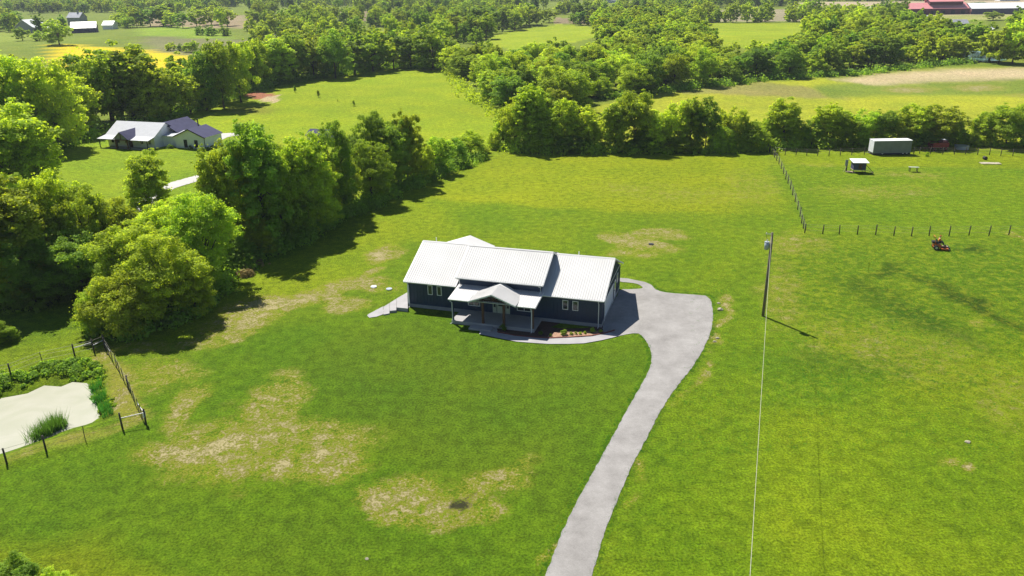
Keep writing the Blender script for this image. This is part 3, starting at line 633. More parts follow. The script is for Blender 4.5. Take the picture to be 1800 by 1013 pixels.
def gn_wood(name, pts, label):
    arr = np.array(pts); me = bpy.data.meshes.new(name); me.vertices.add(len(arr))
    z = height(arr[:, 0], arr[:, 1]); me.vertices.foreach_set('co', np.stack([arr[:, 0], arr[:, 1], z], -1).astype(np.float32).ravel())
    sc_ = me.attributes.new('size', 'FLOAT_VECTOR', 'POINT'); sc_.data.foreach_set('vector', np.stack([arr[:, 3], arr[:, 3], arr[:, 2]], -1).astype(np.float32).ravel())
    ix = me.attributes.new('pick', 'INT', 'POINT'); ix.data.foreach_set('value', arr[:, 4].astype(np.int32))
    ro = me.attributes.new('turn', 'FLOAT_VECTOR', 'POINT'); ro.data.foreach_set('vector', np.stack([arr[:, 5]*0, arr[:, 5]*0, arr[:, 5]], -1).astype(np.float32).ravel())
    me.update(); o = bpy.data.objects.new(name, me); COL.objects.link(o)
    ng = bpy.data.node_groups.new(name, 'GeometryNodeTree'); ng.interface.new_socket('Geometry', in_out='INPUT', socket_type='NodeSocketGeometry'); ng.interface.new_socket('Geometry', in_out='OUTPUT', socket_type='NodeSocketGeometry')
    N = ng.nodes; Lk = ng.links; gi = N.new('NodeGroupInput'); gout = N.new('NodeGroupOutput'); iop = N.new('GeometryNodeInstanceOnPoints'); g2i = N.new('GeometryNodeGeometryToInstance')
    for s in GNSRC[::-1]:
        oi = N.new('GeometryNodeObjectInfo'); oi.inputs['Object'].default_value = s; oi.transform_space = 'ORIGINAL'; oi.inputs['As Instance'].default_value = True; Lk.new(oi.outputs['Geometry'], g2i.inputs[0])
    Lk.new(gi.outputs[0], iop.inputs['Points']); Lk.new(g2i.outputs[0], iop.inputs['Instance']); iop.inputs['Pick Instance'].default_value = True
    def attr(n_, t_):
        q = N.new('GeometryNodeInputNamedAttribute'); q.data_type = t_; q.inputs[0].default_value = n_; return q.outputs[0]
    Lk.new(attr('pick', 'INT'), iop.inputs['Instance Index']); Lk.new(attr('size', 'FLOAT_VECTOR'), iop.inputs['Scale']); Lk.new(attr('turn', 'FLOAT_VECTOR'), iop.inputs['Rotation'])
    Lk.new(iop.outputs[0], gout.inputs[0]); mo = o.modifiers.new('wood', 'NODES'); mo.node_group = ng; tag(o, label, 'woodland', kind='stuff'); return o
# four real trees at the far end of the meadow serve as patterns for the mass
GNSRC = []
for i, (x, y, k, t) in enumerate([(1206,36,'round',a),(1222,37,'tall',d_),(1241,38,'round',l_),(1262,39,'bush',a)]):
    cm, _ = proto(k, 'far', 0, t); o = bpy.data.objects.new('broadleaf_tree', cm); COL.objects.link(o); o.location = G(x, y); o.scale = (.9, .9, .8)
    tag(o, f"{TONE[t]} {DESC[k]} tree, {ordn(i)} from left at the corner of the far right field", 'tree', 'trees at the corner of the far right field'); GNSRC.append(o)
gn_wood('woodland', rest, 'broadleaf woodland filling the middle of the wood beyond the lawn')
# distant country: everything above the middle wood that is not a field
FIELDS = [[(-300,50),(45,52),(60,76),(-300,76)],[(236,30),(430,28),(440,48),(245,45)],[(240,43),(340,44),(400,56),(445,64),(440,92),(265,92),(250,64)],[(90,79),(262,82),(372,95),(372,130),(100,112)],
  [(842,78),(878,55),(930,46),(985,41),(1048,46),(1052,72),(1010,82),(900,92)],[(975,31),(1060,31),(1060,42),(975,40)],[(1222,40),(1365,40),(1600,47),(1600,56),(1365,90),(1275,95),(1230,70)],[(1250,19),(1520,16),(1520,34),(1250,37)],
  [(1400,6),(2100,-8),(2100,32),(1540,32),(1400,13)],[(600,22),(700,26),(700,36),(600,34)],[(560,72),(640,52),(745,44),(760,56),(700,74)],[(40,56),(210,58),(210,24),(40,30)]]
gq = np.random.default_rng(9); fx_, fy_ = np.meshgrid(np.arange(-1700, 1700, 14.0), np.arange(300, 2300, 14.0)); far = np.stack([(fx_+gq.random(fx_.shape)*12).ravel(), (fy_+gq.random(fx_.shape)*12).ravel()], -1)
fd = np.hypot(far[:, 0], far[:, 1]); ok = (fd < 2300) & (abs(far[:, 0]) < 60+far[:, 1]*.72)
far = far[ok]; qx, qy = proj(np.concatenate([far, np.zeros((len(far), 1))], 1))
keep = (qy < 78)
for fpoly in FIELDS: keep &= ~pip(qx, qy, fpoly)
keep &= ~pip(qx, qy, WOOD) & ~((qx > 1370) & (qy > 56)) & ~((qx < 440) & (qy > 60)) & ~((qx > 1590) & (qy > 28) & (qy < 56))
cl = vnoise(far[:, 0], far[:, 1], 110, 31); dn = np.random.default_rng(2).random(len(far)); keep &= ((cl > .51) & (dn < .8)) | (dn < np.where(qx < 480, .10, .05)) | ((qy < 3) & (dn < .7))
keep &= ~((qx > 560) & (qx < 860) & (qy > 44) & (qy < 58) & (vnoise(far[:, 0], far[:, 1], 70, 77) > .4))
far = far[keep]; fr = random.Random(8)
fpts = [(x, y, (.75+.55*fr.random()), .9+.5*fr.random(), fr.choice([0,0,1,2,3,1]), fr.random()*6.28) for x, y in far]
gn_wood('distant_woodland', fpts, 'patchwork of woods fading into the distance along the top')
# second row behind the left woods and infill of the wood behind the white house
fill = []
for poly, sp, sd_ in (([(-260,250),(-60,255),(110,222),(200,208),(270,192),(360,172),(440,160),(560,134),(700,114),(780,112),(780,100),(640,96),(520,104),(430,135),(420,186),(240,206),(150,212),(60,208),(40,175),(-260,150)], 9.5, 41),
                      ([(-300,330),(0,335),(0,262),(-300,262)], 9, 42), ([(-250,500),(20,510),(20,420),(-250,400)], 9, 43), ([(1380,95),(1700,96),(1640,74),(1500,72),(1420,74)], 11, 44), ([(1780,108),(2050,108),(2050,60),(1780,60)], 10, 45)):
    for x, y in scatter(poly, sp, sd_): fill.append((x, y, .85+.35*fr.random(), .95+.35*fr.random(), fr.choice([0,0,1,2,3]), fr.random()*6.28))
gn_wood('back_woodland', fill, 'dense broadleaf wood behind the front trees at left and right')

# undergrowth along the hedgerows: leaf clumps at the feet of the trees
def undergrowth(name, line, n, width, hmax, tone, label, seed, leaf=.38):
    rg = np.random.default_rng(seed); P = np.array([list(G(x, y)) for x, y in line]); sg = np.linalg.norm(np.diff(P[:, :2], axis=0), axis=1); cum = np.concatenate([[0], np.cumsum(sg)])
    nc = int(cum[-1]*3.2*(3.5 if 'bank' in name else 1)); t = rg.random(nc)*cum[-1]; i = np.clip(np.searchsorted(cum, t)-1, 0, len(sg)-1); fr_ = (t-cum[i])/sg[i]; c = P[i]+(P[i+1]-P[i])*fr_[:, None]
    c[:, :2] += rg.normal(size=(nc, 2))*width*.5; c[:, 2] = height(c[:, 0], c[:, 1]); r = (.2+.8*rg.random(nc)**1.5)*hmax*.5
    ci = rg.choice(nc, n, p=r**2/(r**2).sum()); d = unit(rg, n); d[:, 2] = abs(d[:, 2]); rad = rg.random((n, 1))**.7*1.15
    Q3 = c[ci]+d*rad*r[ci][:, None]*np.array([1.2, 1.2, .9 if 'bank' in name else 1.5]); Nn = d+unit(rg, n)*.6; Nn /= np.linalg.norm(Nn, axis=1, keepdims=True)
    V, Q = cards(Q3, Nn, leaf, rg); me = npmesh(name, V, Q, [M[tone]], [('leafv', 'FACE', rg.random(nc)[ci]*.6+rg.random(n)*.4)])
    o = bpy.data.objects.new(name, me); COL.objects.link(o); tag(o, label, 'undergrowth', kind='stuff'); return o
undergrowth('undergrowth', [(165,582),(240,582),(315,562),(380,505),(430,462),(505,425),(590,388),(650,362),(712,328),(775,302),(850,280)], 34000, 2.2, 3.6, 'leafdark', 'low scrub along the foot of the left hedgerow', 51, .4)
undergrowth('undergrowth', [(868,258),(900,264),(960,266),(1040,266),(1100,266),(1250,266),(1330,263),(1400,257),(1550,257),(1680,256),(1800,258),(1850,258)], 30000, 2.6, 4.0, 'leaf', 'low scrub along the foot of the back hedgerow', 52, .5)
undergrowth('undergrowth', [(788,124),(826,168),(872,194),(890,230)], 5000, 3, 3.0, 'leaf', 'low scrub where the wood meets the left meadow', 53, .6)
undergrowth('undergrowth', [(1062,174),(1190,158),(1340,141),(1500,131),(1640,115),(1710,111)], 9000, 4, 4.0, 'leafdark', 'low scrub where the wood meets the pale right field', 54, .8)
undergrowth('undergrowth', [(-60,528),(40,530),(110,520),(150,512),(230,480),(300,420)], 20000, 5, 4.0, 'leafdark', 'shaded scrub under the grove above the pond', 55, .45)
undergrowth('undergrowth', [(110,262),(160,243),(200,231),(270,215),(335,196),(424,164),(484,150),(552,138),(700,118),(790,122)], 20000, 3, 5.5, 'leafdark', 'low scrub at the foot of the wood behind the meadow', 56, .6)
undergrowth('bank_scrub', [(-40,678),(0,672),(40,664),(75,650),(110,645),(150,650),(166,662)], 14000, 1.2, 1.15, 'leafdark', 'dense scrub on the upper bank of the pale pond', 57, .24)
undergrowth('bank_scrub', [(170,668),(178,690),(184,712),(190,725)], 3600, .6, .7, 'leaf', 'weeds on the right bank of the pale pond', 58, .2)
undergrowth('hedge_weeds', [(415,488),(440,480),(462,462)], 2500, 1.6, 1.3, 'drygrass', 'brown dry weeds at the edge of the left hedgerow', 59, .25)
# reeds and shaggy grass blades
def blades(name, spots, label, tone, hgt, wdt, cat):
    rg = np.random.default_rng(len(spots)*7+3); Vs = []; n = 0
    for (cx_, cy_, r, k) in spots:
        t = rg.random(k)*6.283; rr_ = r*np.sqrt(rg.random(k)); x = cx_+rr_*np.cos(t); y = cy_+rr_*np.sin(t); z = height(x, y); z = np.maximum(z, -.62)-.03
        h = hgt*(.5+.6*rg.random(k)); a_ = rg.random(k)*6.283; lx = rg.normal(size=k)*.22*h; ly = rg.normal(size=k)*.22*h
        b0 = np.stack([x+wdt*np.cos(a_), y+wdt*np.sin(a_), z], -1); b1 = np.stack([x-wdt*np.cos(a_), y-wdt*np.sin(a_), z], -1); tp = np.stack([x+lx, y+ly, z+h], -1)
        Vs.append(np.stack([b0, b1, tp], 1).reshape(-1, 3)); n += k
    V = np.concatenate(Vs); Q = np.arange(len(V)).reshape(-1, 3); me = npmesh(name, V, Q, [M[tone]], [('leafv', 'FACE', rg.random(n))])
    o = bpy.data.objects.new(name, me); COL.objects.link(o); tag(o, label, cat, kind='stuff'); return o
def sp_(x, y, r, k): p = G(x, y); return (p.x, p.y, r, k)
blades('reeds', [sp_(82,766,.7,260), sp_(94,760,.8,300), sp_(106,754,.7,200), sp_(70,771,.5,120), sp_(60,774,.8,60)], 'clump of green reeds at the near edge of the pale pond', 'reed', 1.5, .03, 'reeds')
blades('reeds', [sp_(170,686,.5,110), sp_(176,704,.6,150), sp_(183,722,.5,110), sp_(190,730,.5,60)], 'dark reeds on the right shore of the pale pond', 'reed', 1.5, .03, 'reeds')
rb = random.Random(6)
def verge(line, n, r, k): 
    P = [G(x, y) for x, y in line]; out = []
    L = [(P[i+1]-P[i]).length for i in range(len(P)-1)]; T = sum(L)
    for _ in range(n):
        t = rb.random()*T; i = 0
        while i < len(L)-1 and t > L[i]: t -= L[i]; i += 1
        q = P[i].lerp(P[i+1], min(1, t/L[i])); out.append((q.x+rb.uniform(-.25, .25), q.y+rb.uniform(-.25, .25), r, k))
    return out
blades('verge_grass', verge([(953,1013),(996,905),(1056,800),(1101,715),(1131,665),(1143,635),(1140,612),(1127,592),(1118,587)], 500, .16, 14)+verge([(1043,1013),(1068,930),(1088,880),(1113,820),(1143,765),(1168,715),(1193,680),(1225,640),(1247,600),(1256,570),(1256,545),(1250,519),(1177,514),(1156,510),(1147,500),(1134,494)], 600, .16, 14),
       'tufts of grass along the driveway edges', 'reed', .16, .012, 'grass')
pv = []
for _ in range(2600):
    x = rb.uniform(1200, 1820); y = rb.uniform(300, 800); 
    if rb.random() < .5: x, y = rb.uniform(1400, 1800), rb.uniform(430, 680)
    p = G(x, y); pv.append((p.x, p.y, .22, 12))
blades('pasture_tufts', pv, 'shaggy tufts of taller grass scattered over the right pasture', 'reed', .16, .02, 'grass')

# ------------------------------------------------------------------ the blue house
L, D, A = 22.924, 11.926, math.radians(-17.0)
Ux, Uy = math.cos(A), math.sin(A)
house = empty('farmhouse', (9.75-L*Ux, 78.765-L*Uy, 0), A); tag(house, 'navy blue farmhouse with white metal roof and covered front porch', 'house')
zE, zR, zR2, ov, oo = 3.32, 6.26, 6.06, .36, .34; c1, c2, zC = 6.55, 16.1, 4.50; vE, vR, zM = -.5, 4.25, 6.78; FL = .40; P0 = 3.17; p1, p2 = 6.755, 16.076
def wallprism(u0, u1, ze, zr, name='wall'):
    mb = MB(); mb.prism([(0, FL), (D, FL), (D, ze-.12), (D/2, zr-.12), (0, ze-.12)], 'x', u0, u1); return mb.build(name, M['navy'], house)
wallprism(0, c1-.01, zE, zR); wallprism(c2+.001, L, zE, zR2)
MB().prism([(0, FL), (D, FL), (D, zE-.12), (5.9, 5.85), (vR, zM-.14), (0, zC+.12)], 'x', c1, c2).build('wall', M['navy'], house)
fb = MB(); fb.box(-.06, L+.06, -.06, D+.06, -.5, FL); fo = fb.build('foundation', M['found'], house)
# siding battens on the visible walls
mb = MB(); u = .3
while u < L-.2:
    if not (c1 < u < c2): mb.box(u-.025, u+.025, -.03, .0, FL+.02, zE-.2)
    else: mb.box(u-.025, u+.025, -.03, .0, FL+.02, 3.3)
    u += .41
v = .3
while v < D-.1:
    zt = zE+(zR2-zE)*(1-abs(v-D/2)/(D/2))-.25; mb.box(L, L+.03, v-.025, v+.025, FL+.02, zt); v += .41
o = mb.build('siding_batten', M['navy'], house); o['kind'] = 'stuff'
# ribbed metal roof planes
def ribroof(u0, u1, ridge, eave, name='roof', pitch=.27, t=.06, rib=.034):
    # ridge=(v,z), eave=(v,z): one plane of ribbed sheet, panel ends at u0/u1
    rv, rz = ridge; ev, ez = eave; n = max(1, int(round((u1-u0)/pitch))); st = (u1-u0)/n; mb = MB(); prof = []
    for k in range(n):
        a_ = u0+k*st; prof += [(a_, 0), (a_+st*.72, 0), (a_+st*.78, rib), (a_+st*.94, rib)]
    prof.append((u1, 0)); dv, dz = ev-rv, ez-rz; ln = math.hypot(dv, dz); nv, nz = (-dz/ln, dv/ln)
    if nz < 0: nv, nz = -nv, -nz
    V = []
    for (x, h) in prof: V += [(x, rv+nv*h, rz+nz*h), (x, ev+nv*h, ez+nz*h)]
    m_ = len(prof); Fc = [(2*i, 2*i+1, 2*i+3, 2*i+2) for i in range(m_-1)]
    b = len(V)
    V += [(u0, rv-nv*t, rz-nz*t), (u0, ev-nv*t, ez-nz*t), (u1, rv-nv*t, rz-nz*t), (u1, ev-nv*t, ez-nz*t)]
    Fc += [(b, b+2, b+3, b+1), (0, b, b+1, 1), (2*m_-2, 2*m_-1, b+3, b+2), (0, 2*m_-2, b+2, b), (1, b+1, b+3, 2*m_-1)]
    if ev > rv: Fc = [f[::-1] for f in Fc]
    mb.add(V, Fc); return mb.build(name, M['roof'], house)
ribroof(-oo, c1-oo-.01, (D/2, zR), (-ov, zE)); ribroof(-oo, c1-oo-.01, (D/2, zR), (D+ov, zE))
ribroof(c1-oo, c2+oo, (vR, zM), (vE, zC)); ribroof(c1-oo, c2+oo, (vR, zM), (6.3, zM-(6.3-vR)*.48)); ribroof(c1-oo, c2+oo, (6.2, zR-.14), (D+ov, zE-.02))
ribroof(c2+oo+.01, L+oo, (D/2, zR2), (-ov, zE)); ribroof(c2+oo+.01, L+oo, (D/2, zR2), (D+ov, zE))
MB().slab([(c2-.02, 0.0, zE+.155), (c2-.02, D/2, zR2-.01), (c2+oo+.01, D/2, zR2-.01), (c2+oo+.01, 0.0, zE+.155)], .06).build('roof', M['roof'], house)
mb = MB()
for u0, u1, z, vm in ((-oo, c1-oo-.02, zR+.02, D/2), (c1-oo, c2+oo, zM+.03, vR), (c2+oo+.02, L+oo, zR2+.02, D/2)):
    mb.add([(u0, vm-.16, z-.055), (u1, vm-.16, z-.055), (u1, vm, z+.03), (u0, vm, z+.03), (u1, vm+.16, z-.055), (u0, vm+.16, z-.055)], [(0,1,2,3),(3,2,4,5)])
mb.build('ridge_cap', M['roof'], house)
def gutter(u0, u1, v0, z): 
    o = MB().prism([(v0, z-.02), (v0-.11, z-.02), (v0-.11, z-.10), (v0-.07, z-.15), (v0, z-.15)], 'x', u0, u1).build('gutter', M['trim'], house); return o
gutter(-oo, c1-oo, -ov, zE); gutter(c2+oo-.3, L+oo, -ov, zE); gutter(c1-oo, c2+oo, vE, zC)
def rake(u, pts, w_=.16):
    mb = MB()
    for (a_, b_) in zip(pts[:-1], pts[1:]):
        (v0, z0), (v1, z1) = a_, b_; mb.prism([(v0, z0-.005), (v1, z1-.005), (v1, z1-w_), (v0, z0-w_)], 'x', u-.02, u+.02)
    return mb.build('rake_trim', M['trim'], house)
rake(-oo-.025, [(-ov, zE), (D/2, zR), (D+ov, zE)]); rake(L+oo+.025, [(-ov, zE), (D/2, zR2), (D+ov, zE)]); rake(c2+oo+.025, [(vE, zC), (vR, zM), (6.3, zM-.98)]); rake(c1-oo-.03, [(vE, zC), (vR, zM), (6.3, zM-.98)])
MB().box(L+.03, L+.06, .02, D-.02, zE-.1, zE-.0).build('belly_band', M['trim'], house)
def corner(u, v, zt): MB().box(u-.06, u+.06, v-.06, v+.06, FL, zt).build('corner_trim', M['trim' if u < 1 else 'navy'], house)
corner(0, 0, zE-.15); corner(L, 0, zE-.2); corner(L, D, zE-.2)
def downspout(pts):
    return MB().tube(pts, .045, 6).build('downspout', M['trim'], house)
downspout([(.12,-ov-.05,zE-.15),(.12,-ov-.05,zE-.3),(.12,-.1,zE-.55),(.12,-.1,.1),(.12,-.35,.02)])
downspout([(L-.3,-ov-.05,zE-.15),(L-.3,-ov-.05,zE-.3),(L-.3,-.12,zE-.55),(L-.3,-.12,.1),(L-.3,-.4,.02)])
downspout([(c1-.05,-.56,zC-.15),(c1-.05,-.56,zC-.25),(c1-.05,-.1,zC-.4),(c1-.05,-.1,3.55)])
downspout([(c2-.1,-.56,zC-.15),(c2-.1,-.56,zC-.25),(c2-.05,-.1,zC-.4),(c2-.05,-.1,3.62),(c2-.0,-.6,3.52)])
def window(u0, u1, z0, z1, v=0.0, nm=1, parent=house, along='u', at_=0.0, mats=('trim', 'glass')):
    f = .07; mb = MB()
    def bx(mb, a_, b_, c, d, e, g):
        if along == 'u': mb.box(a_, b_, c, d, e, g)
        else: mb.box(at_-d, at_-c, a_, b_, e, g)
    bx(mb, u0, u1, v-.07, v+.0, z0, z0+f); bx(mb, u0, u1, v-.07, v+.0, z1-f, z1); bx(mb, u0, u0+f, v-.07, v, z0+f, z1-f); bx(mb, u1-f, u1, v-.07, v, z0+f, z1-f)
    w_ = mb.build('window', M[mats[0]], parent)
    pm = MB(); st = (u1-u0-2*f)/nm
    for k in range(nm):
        pm = MB(); bx(pm, u0+f+k*st+.01, u0+f+(k+1)*st-.01, v-.045, v-.035, z0+f, z1-f); pm.build('pane', M[mats[1]], w_)
    for k in range(1, nm):
        q = MB(); bx(q, u0+f+k*st-.03, u0+f+k*st+.03, v-.065, v-.03, z0+f, z1-f); q.build('mullion', M[mats[0]], w_)
    return w_
for u0, u1, z0, z1 in ((2.52,3.12,1.82,3.0),(3.66,4.24,1.82,2.98),(18.55,19.2,1.72,2.84),(19.68,20.34,1.72,2.84)): window(u0, u1, z0, z1, -.03)
window(7.45,8.9,1.0,2.2,-.03,2); window(13.3,15.0,.98,2.2,-.03,2)
# front door with sidelights
dr = MB().box(10.95, 11.95, -.06, -.005, FL+.02, 2.55).build('door', M['cream'], house)
MB().box(11.1, 11.8, -.075, -.062, 1.3, 2.4).build('pane', M['glass'], dr); MB().ball((11.86,-.1,1.35), .035).build('handle', M['steel'], dr)
for u0 in (10.42, 12.0):
    sl_ = MB().box(u0, u0+.45, -.05, -.005, FL+.02, 2.55).build('sidelight', M['cream'], house); MB().box(u0+.1, u0+.35, -.062, -.052, 1.1, 2.4).build('pane', M['glass'], sl_)
# garage door with raised panels
gd = MB().box(L+.0, L+.035, 1.75, 6.95, .06, 2.42).build('garage_door', M['gdoor'], house)
for i in range(4):
    for j in range(8): MB().box(L+.035, L+.05, 1.83+j*.64, 1.83+j*.64+.56, .12+i*.58, .12+i*.58+.5).build('panel', M['gdoor'], gd)
mb = MB(); mb.box(L+.03, L+.075, 1.62, 1.75, .05, 2.55); mb.box(L+.03, L+.075, 6.95, 7.08, .05, 2.55); mb.box(L+.03, L+.075, 1.75, 6.95, 2.42, 2.55); mb.build('garage_door_trim', M['trim'], house)
MB().box(L+.06, L+.16, 1.15, 1.28, 2.2, 2.42).build('wall_lamp', M['trim'], house)
MB().box(L+.06, L+.16, 7.3, 7.43, 2.2, 2.42).build('wall_lamp', M['trim'], house)
sdr = MB().box(L+.03, L+.07, 7.9, 8.75, FL, 2.5).build('door', M['trim'], house); MB().box(L+.071, L+.08, 8.05, 8.6, 1.2, 2.3).build('pane', M['glass'], sdr)
window(9.4, 10.2, 1.7, 2.8, -.03, 1, along='v', at_=L)
# porch
MB().box(p1-.15, p2+.1, -P0-.12, -.062, -.3, FL).build('porch_slab', M['concrete'], house, bevel=.02)
MB().box(9.0, 11.6, -P0-1.2, -P0-.13, -.1, .2).build('porch_step', M['concrete'], house)
zP, zPt = 3.09, 3.50
ribroof(p1-.34, p2+.34, (.0, zPt), (-P0-.36, zP)); gutter(p1-.34, 8.9, -P0-.37, zP+.01); gutter(14.3, p2+.34, -P0-.37, zP+.01)
for uu in (p1-.34, p2+.34):
    MB().prism([(.0, zPt-.01), (-P0-.36, zP-.01), (-P0-.36, zP-.15), (.0, zPt-.15)], 'x', uu-.02, uu+.02).build('rake_trim', M['trim'], house)
for uu in (p1+.02, p2-.05): MB().box(uu-.08, uu+.08, -P0-.02, -P0+.14, FL, zP-.1).build('porch_post', M['brownwood' if uu > 10 else 'navy'], house)
mb = MB().box(p1, 9.9, -P0+.0, -P0+.12, zP-.28, zP-.08).box(13.0, p2, -P0, -P0+.12, zP-.28, zP-.08); mb.build('porch_beam', M['navy'], house)
downspout([(p1-.1,-P0-.42,zP-.14),(p1-.1,-P0-.42,zP-.3),(p1-.02,-P0-.1,zP-.5),(p1-.02,-P0-.1,.15),(p1-.25,-P0-.3,.03)])
downspout([(p2-.2,-P0-.42,zP-.14),(p2-.2,-P0-.42,zP-.3),(p2-.18,-P0-.1,zP-.5),(p2-.18,-P0-.1,.1),(p2-.18,-P0-.35,.03)])
for uu in (10.3, 12.72): MB().box(uu-.12, uu+.12, -P0-.1, -P0+.14, FL, 3.25).build('porch_post', M['brownwood'], house)
# porch gable: ridge runs back into the house
gu, gv0, gv1, gza, gzb = 11.6, -P0-.8, -.02, 4.28, 3.22; hw = 2.72
for sgn in (-1, 1):
    n = 12; mb = MB()
    q = [(gu, gv0, gza), (gu+sgn*hw, gv0, gzb), (gu+sgn*hw, gv1-.9, gzb), (gu, gv1, gza)]; mb.slab(q if sgn < 0 else q[::-1], .07)
    k = 0
    while True:
        v_ = gv0+.1+k*.23; k += 1
        if v_ > gv1-1.0: break
        sl__ = (gzb-gza)/hw
        mb.add([(gu, v_, gza+.028), (gu+sgn*hw, v_, gzb+.028), (gu+sgn*hw, v_+.045, gzb+.028), (gu, v_+.045, gza+.028), (gu, v_, gza), (gu+sgn*hw, v_, gzb), (gu+sgn*hw, v_+.045, gzb), (gu, v_+.045, gza)], [(0,1,2,3),(0,4,5,1),(3,2,6,7)])
    mb.build('porch_gable_roof', M['roof'], house)
    MB().prism([(gu, gza-.0), (gu+sgn*hw, gzb-.0), (gu+sgn*hw, gzb-.17), (gu, gza-.17)], 'y', gv0-.03, gv0+.01).build('rake_trim', M['trim'], house)
MB().box(9.95, 13.05, -P0-.08, -P0+.12, 2.95, 3.2).build('truss_beam', M['brownwood'], house)
MB().box(gu-.08, gu+.08, -P0-.06, -P0+.1, 3.2, 4.12).build('truss_king_post', M['brownwood'], house)
for s in (-1, 1): MB().tube([(gu+s*.1,-P0+.02,3.2),(gu+s*.95,-P0+.02,3.78)], .07, 4).build('truss_brace', M['brownwood'], house)
for uu in (11.62,): 
    pl = MB().tube([(uu,-1.4,3.45),(uu,-1.4,2.95)], .01, 4).build('porch_lamp', M['black'], house); MB().ball((uu,-1.4,2.88), (.11,.11,.12)).build('lamp_shade', M['trim'], pl)
# rear gable
for sgn in (-1, 1):
    q = [(2.44, D+3.2, 4.3), (2.44+sgn*3.4, D+3.2, 3.1), (2.44+sgn*3.4, D-1, 3.1), (2.44, D-3.6, 4.3)]
    MB().slab(q if sgn > 0 else q[::-1], .07).build('rear_porch_roof', M['roof'], house)
for uu in (-.3, 5.1): MB().box(uu-.08, uu+.08, D+2.8, D+2.96, 0, 3.1).build('rear_porch_post', M['brownwood'], house)
MB().tube([(1.17,6.5,5.9),(1.17,6.5,6.62)], .05, 8).build('vent_pipe', M['trim'], house); MB().tube([(18.92,6.5,5.7),(18.92,6.5,6.32)], .05, 8).build('vent_pipe', M['trim'], house)
# side pad with stepped retaining blocks
for pts, zt in (([(697,540.5),(717,542.5),(716,514),(697,525)], .42), ([(685,546.5),(696.6,545.5),(696.6,525.4),(685,532.6)], .28), ([(674,553),(684.6,551),(684.6,533),(674,539.5)], .14)):
    q = [at(x, y, zt)-at(685,540) for x, y in pts]; mb = MB().prism([(v_.x, v_.y) for v_ in q], 'z', -.3, zt)
    if zt == .42: st = empty('side_steps', at(685,540)); tag(st, 'stepped concrete pad at the left end of the blue house', 'steps')
    mb.build('step', M['concrete'], st)
drape('side_pad', [(645,555),(660,546.5),(673.8,539.5),(673.8,553.5),(662,557.5),(650,559.5)], M['concrete'], .06, 1.2, .04)

# planting bed along the front path
bedpts = [(872,575),(876,584),(905,590),(940,593.5),(964,595),(1000,593.5),(1040,591),(1062,586),(1087,579),(1091,575),(1083,572),(1062,571.5),(1030,577),(992,578),(968,576),(990,566),(951,558),(940,579),(905,575.5)]
drape('planting_bed', bedpts, M['mulch'], .02, 1.0, .04)
drape('dry_mulch', [(962,594),(966,589),(975,585),(1000,584.5),(1030,583.5),(1055,582),(1062,583),(1055,587),(1040,590),(1000,592.5)], M['dryMulch'], .045, 1.0, .08)
bed_edge = [(876,585),(905,591),(940,594.3),(964,595.6),(1000,594.2),(1040,591.6),(1064,586.4),(1084,580.5),(1092,575)]
bed_edge = bed_edge[:-1]
be = empty('bed_edging', at(964,595.6)); tag(be, 'curved row of reddish edging bricks between path and planting bed', 'edging')
bmsh = MB().box(-.14, .14, -.06, .06, -.02, .14).mesh('brick', M['brick'])
P = [at(*q) for q in bed_edge]; Ls = [(P[i+1]-P[i]).length for i in range(len(P)-1)]; T = sum(Ls); s_ = 0; nb = int(T/.3)
for k in range(nb):
    t = k*.3; i = 0
    while i < len(Ls)-1 and t > Ls[i]: t -= Ls[i]; i += 1
    q = P[i].lerp(P[i+1], t/Ls[i]); d = P[i+1]-P[i]; o = part('brick', bmsh, be, q-be.location+Vector((0, 0, rb.uniform(-.01, .01))), math.atan2(d.y, d.x)+rb.uniform(-.06, .06))
for i, (x, y, s, q, tn) in enumerate([(991,588,.75,'largest dark shrub in the pale mulch bed',d_),(1042,584.5,.7,'dark shrub at the right end of the pale mulch bed',d_),(968,591.5,.4,'small shrub at the left end of the pale mulch bed',d_),
        (1004,588.5,.4,'small pale plant just right of the largest bed shrub',l_),(1012,587.5,.35,'second small plant right of the largest bed shrub',a),(1020,587.5,.35,'third small plant right of the largest bed shrub',l_),(1028,586.5,.35,'fourth small plant right of the largest bed shrub',a),(1056,584,.4,'small plant at the right tip of the mulch bed',a),
        (884,580,.8,'dark shrub in shade just right of the porch step',d_),(950,588,.5,'dark shrub in the shaded bed by the porch corner',d_)]):
    o = plant(at(x, y, .04), s, s*1.05, 'bush', tn, 'far', 'shrub'); tag(o, q, 'shrub', 'shrubs in the bed by the front path')

# ------------------------------------------------------------------ utility pole with transformer and overhead cable
pb = G(1341,556); po = empty('utility_pole', pb); tag(po, 'tall wooden utility pole with a grey transformer on the right lawn', 'utility pole')
MB().tube([(0,0,-.5),(0,0,5),(0,0,9.9)], [.155,.135,.11], 10).build('pole', M['polewood'], po, True)
tr = MB().tube([(-.42,.12,7.95),(-.42,.12,8.75)], .25, 12).build('transformer', M['greypaint'], po, True); MB().tube([(-.42,.12,8.76),(-.42,.12,8.82)], .27, 12).build('lid', M['greypaint'], tr); MB().tube([(-.42,.12,8.82),(-.42,.12,9.1)], [.05,.04], 6).build('bushing', M['trim'], tr)
MB().box(-.22, -.1, .04, .2, 8.1, 8.6).build('bracket', M['steel'], po)
MB().tube([(-.05,.05,9.7),(-.62,.05,9.72)], .035, 6).build('arm', M['steel'], po); MB().tube([(-.62,.05,9.72),(-.62,.05,9.9)], .05, 6).build('insulator', M['trim'], po)
MB().tube([(-.6,.05,9.7),(-.58,.09,9.4),(-.44,.12,9.1)], .015, 4).build('drop_wire', M['black'], po)
MB().tube([(.17,.02,0),(.15,.02,9.3)], .02, 4).build('ground_wire', M['steel'], po)
ptsW = []
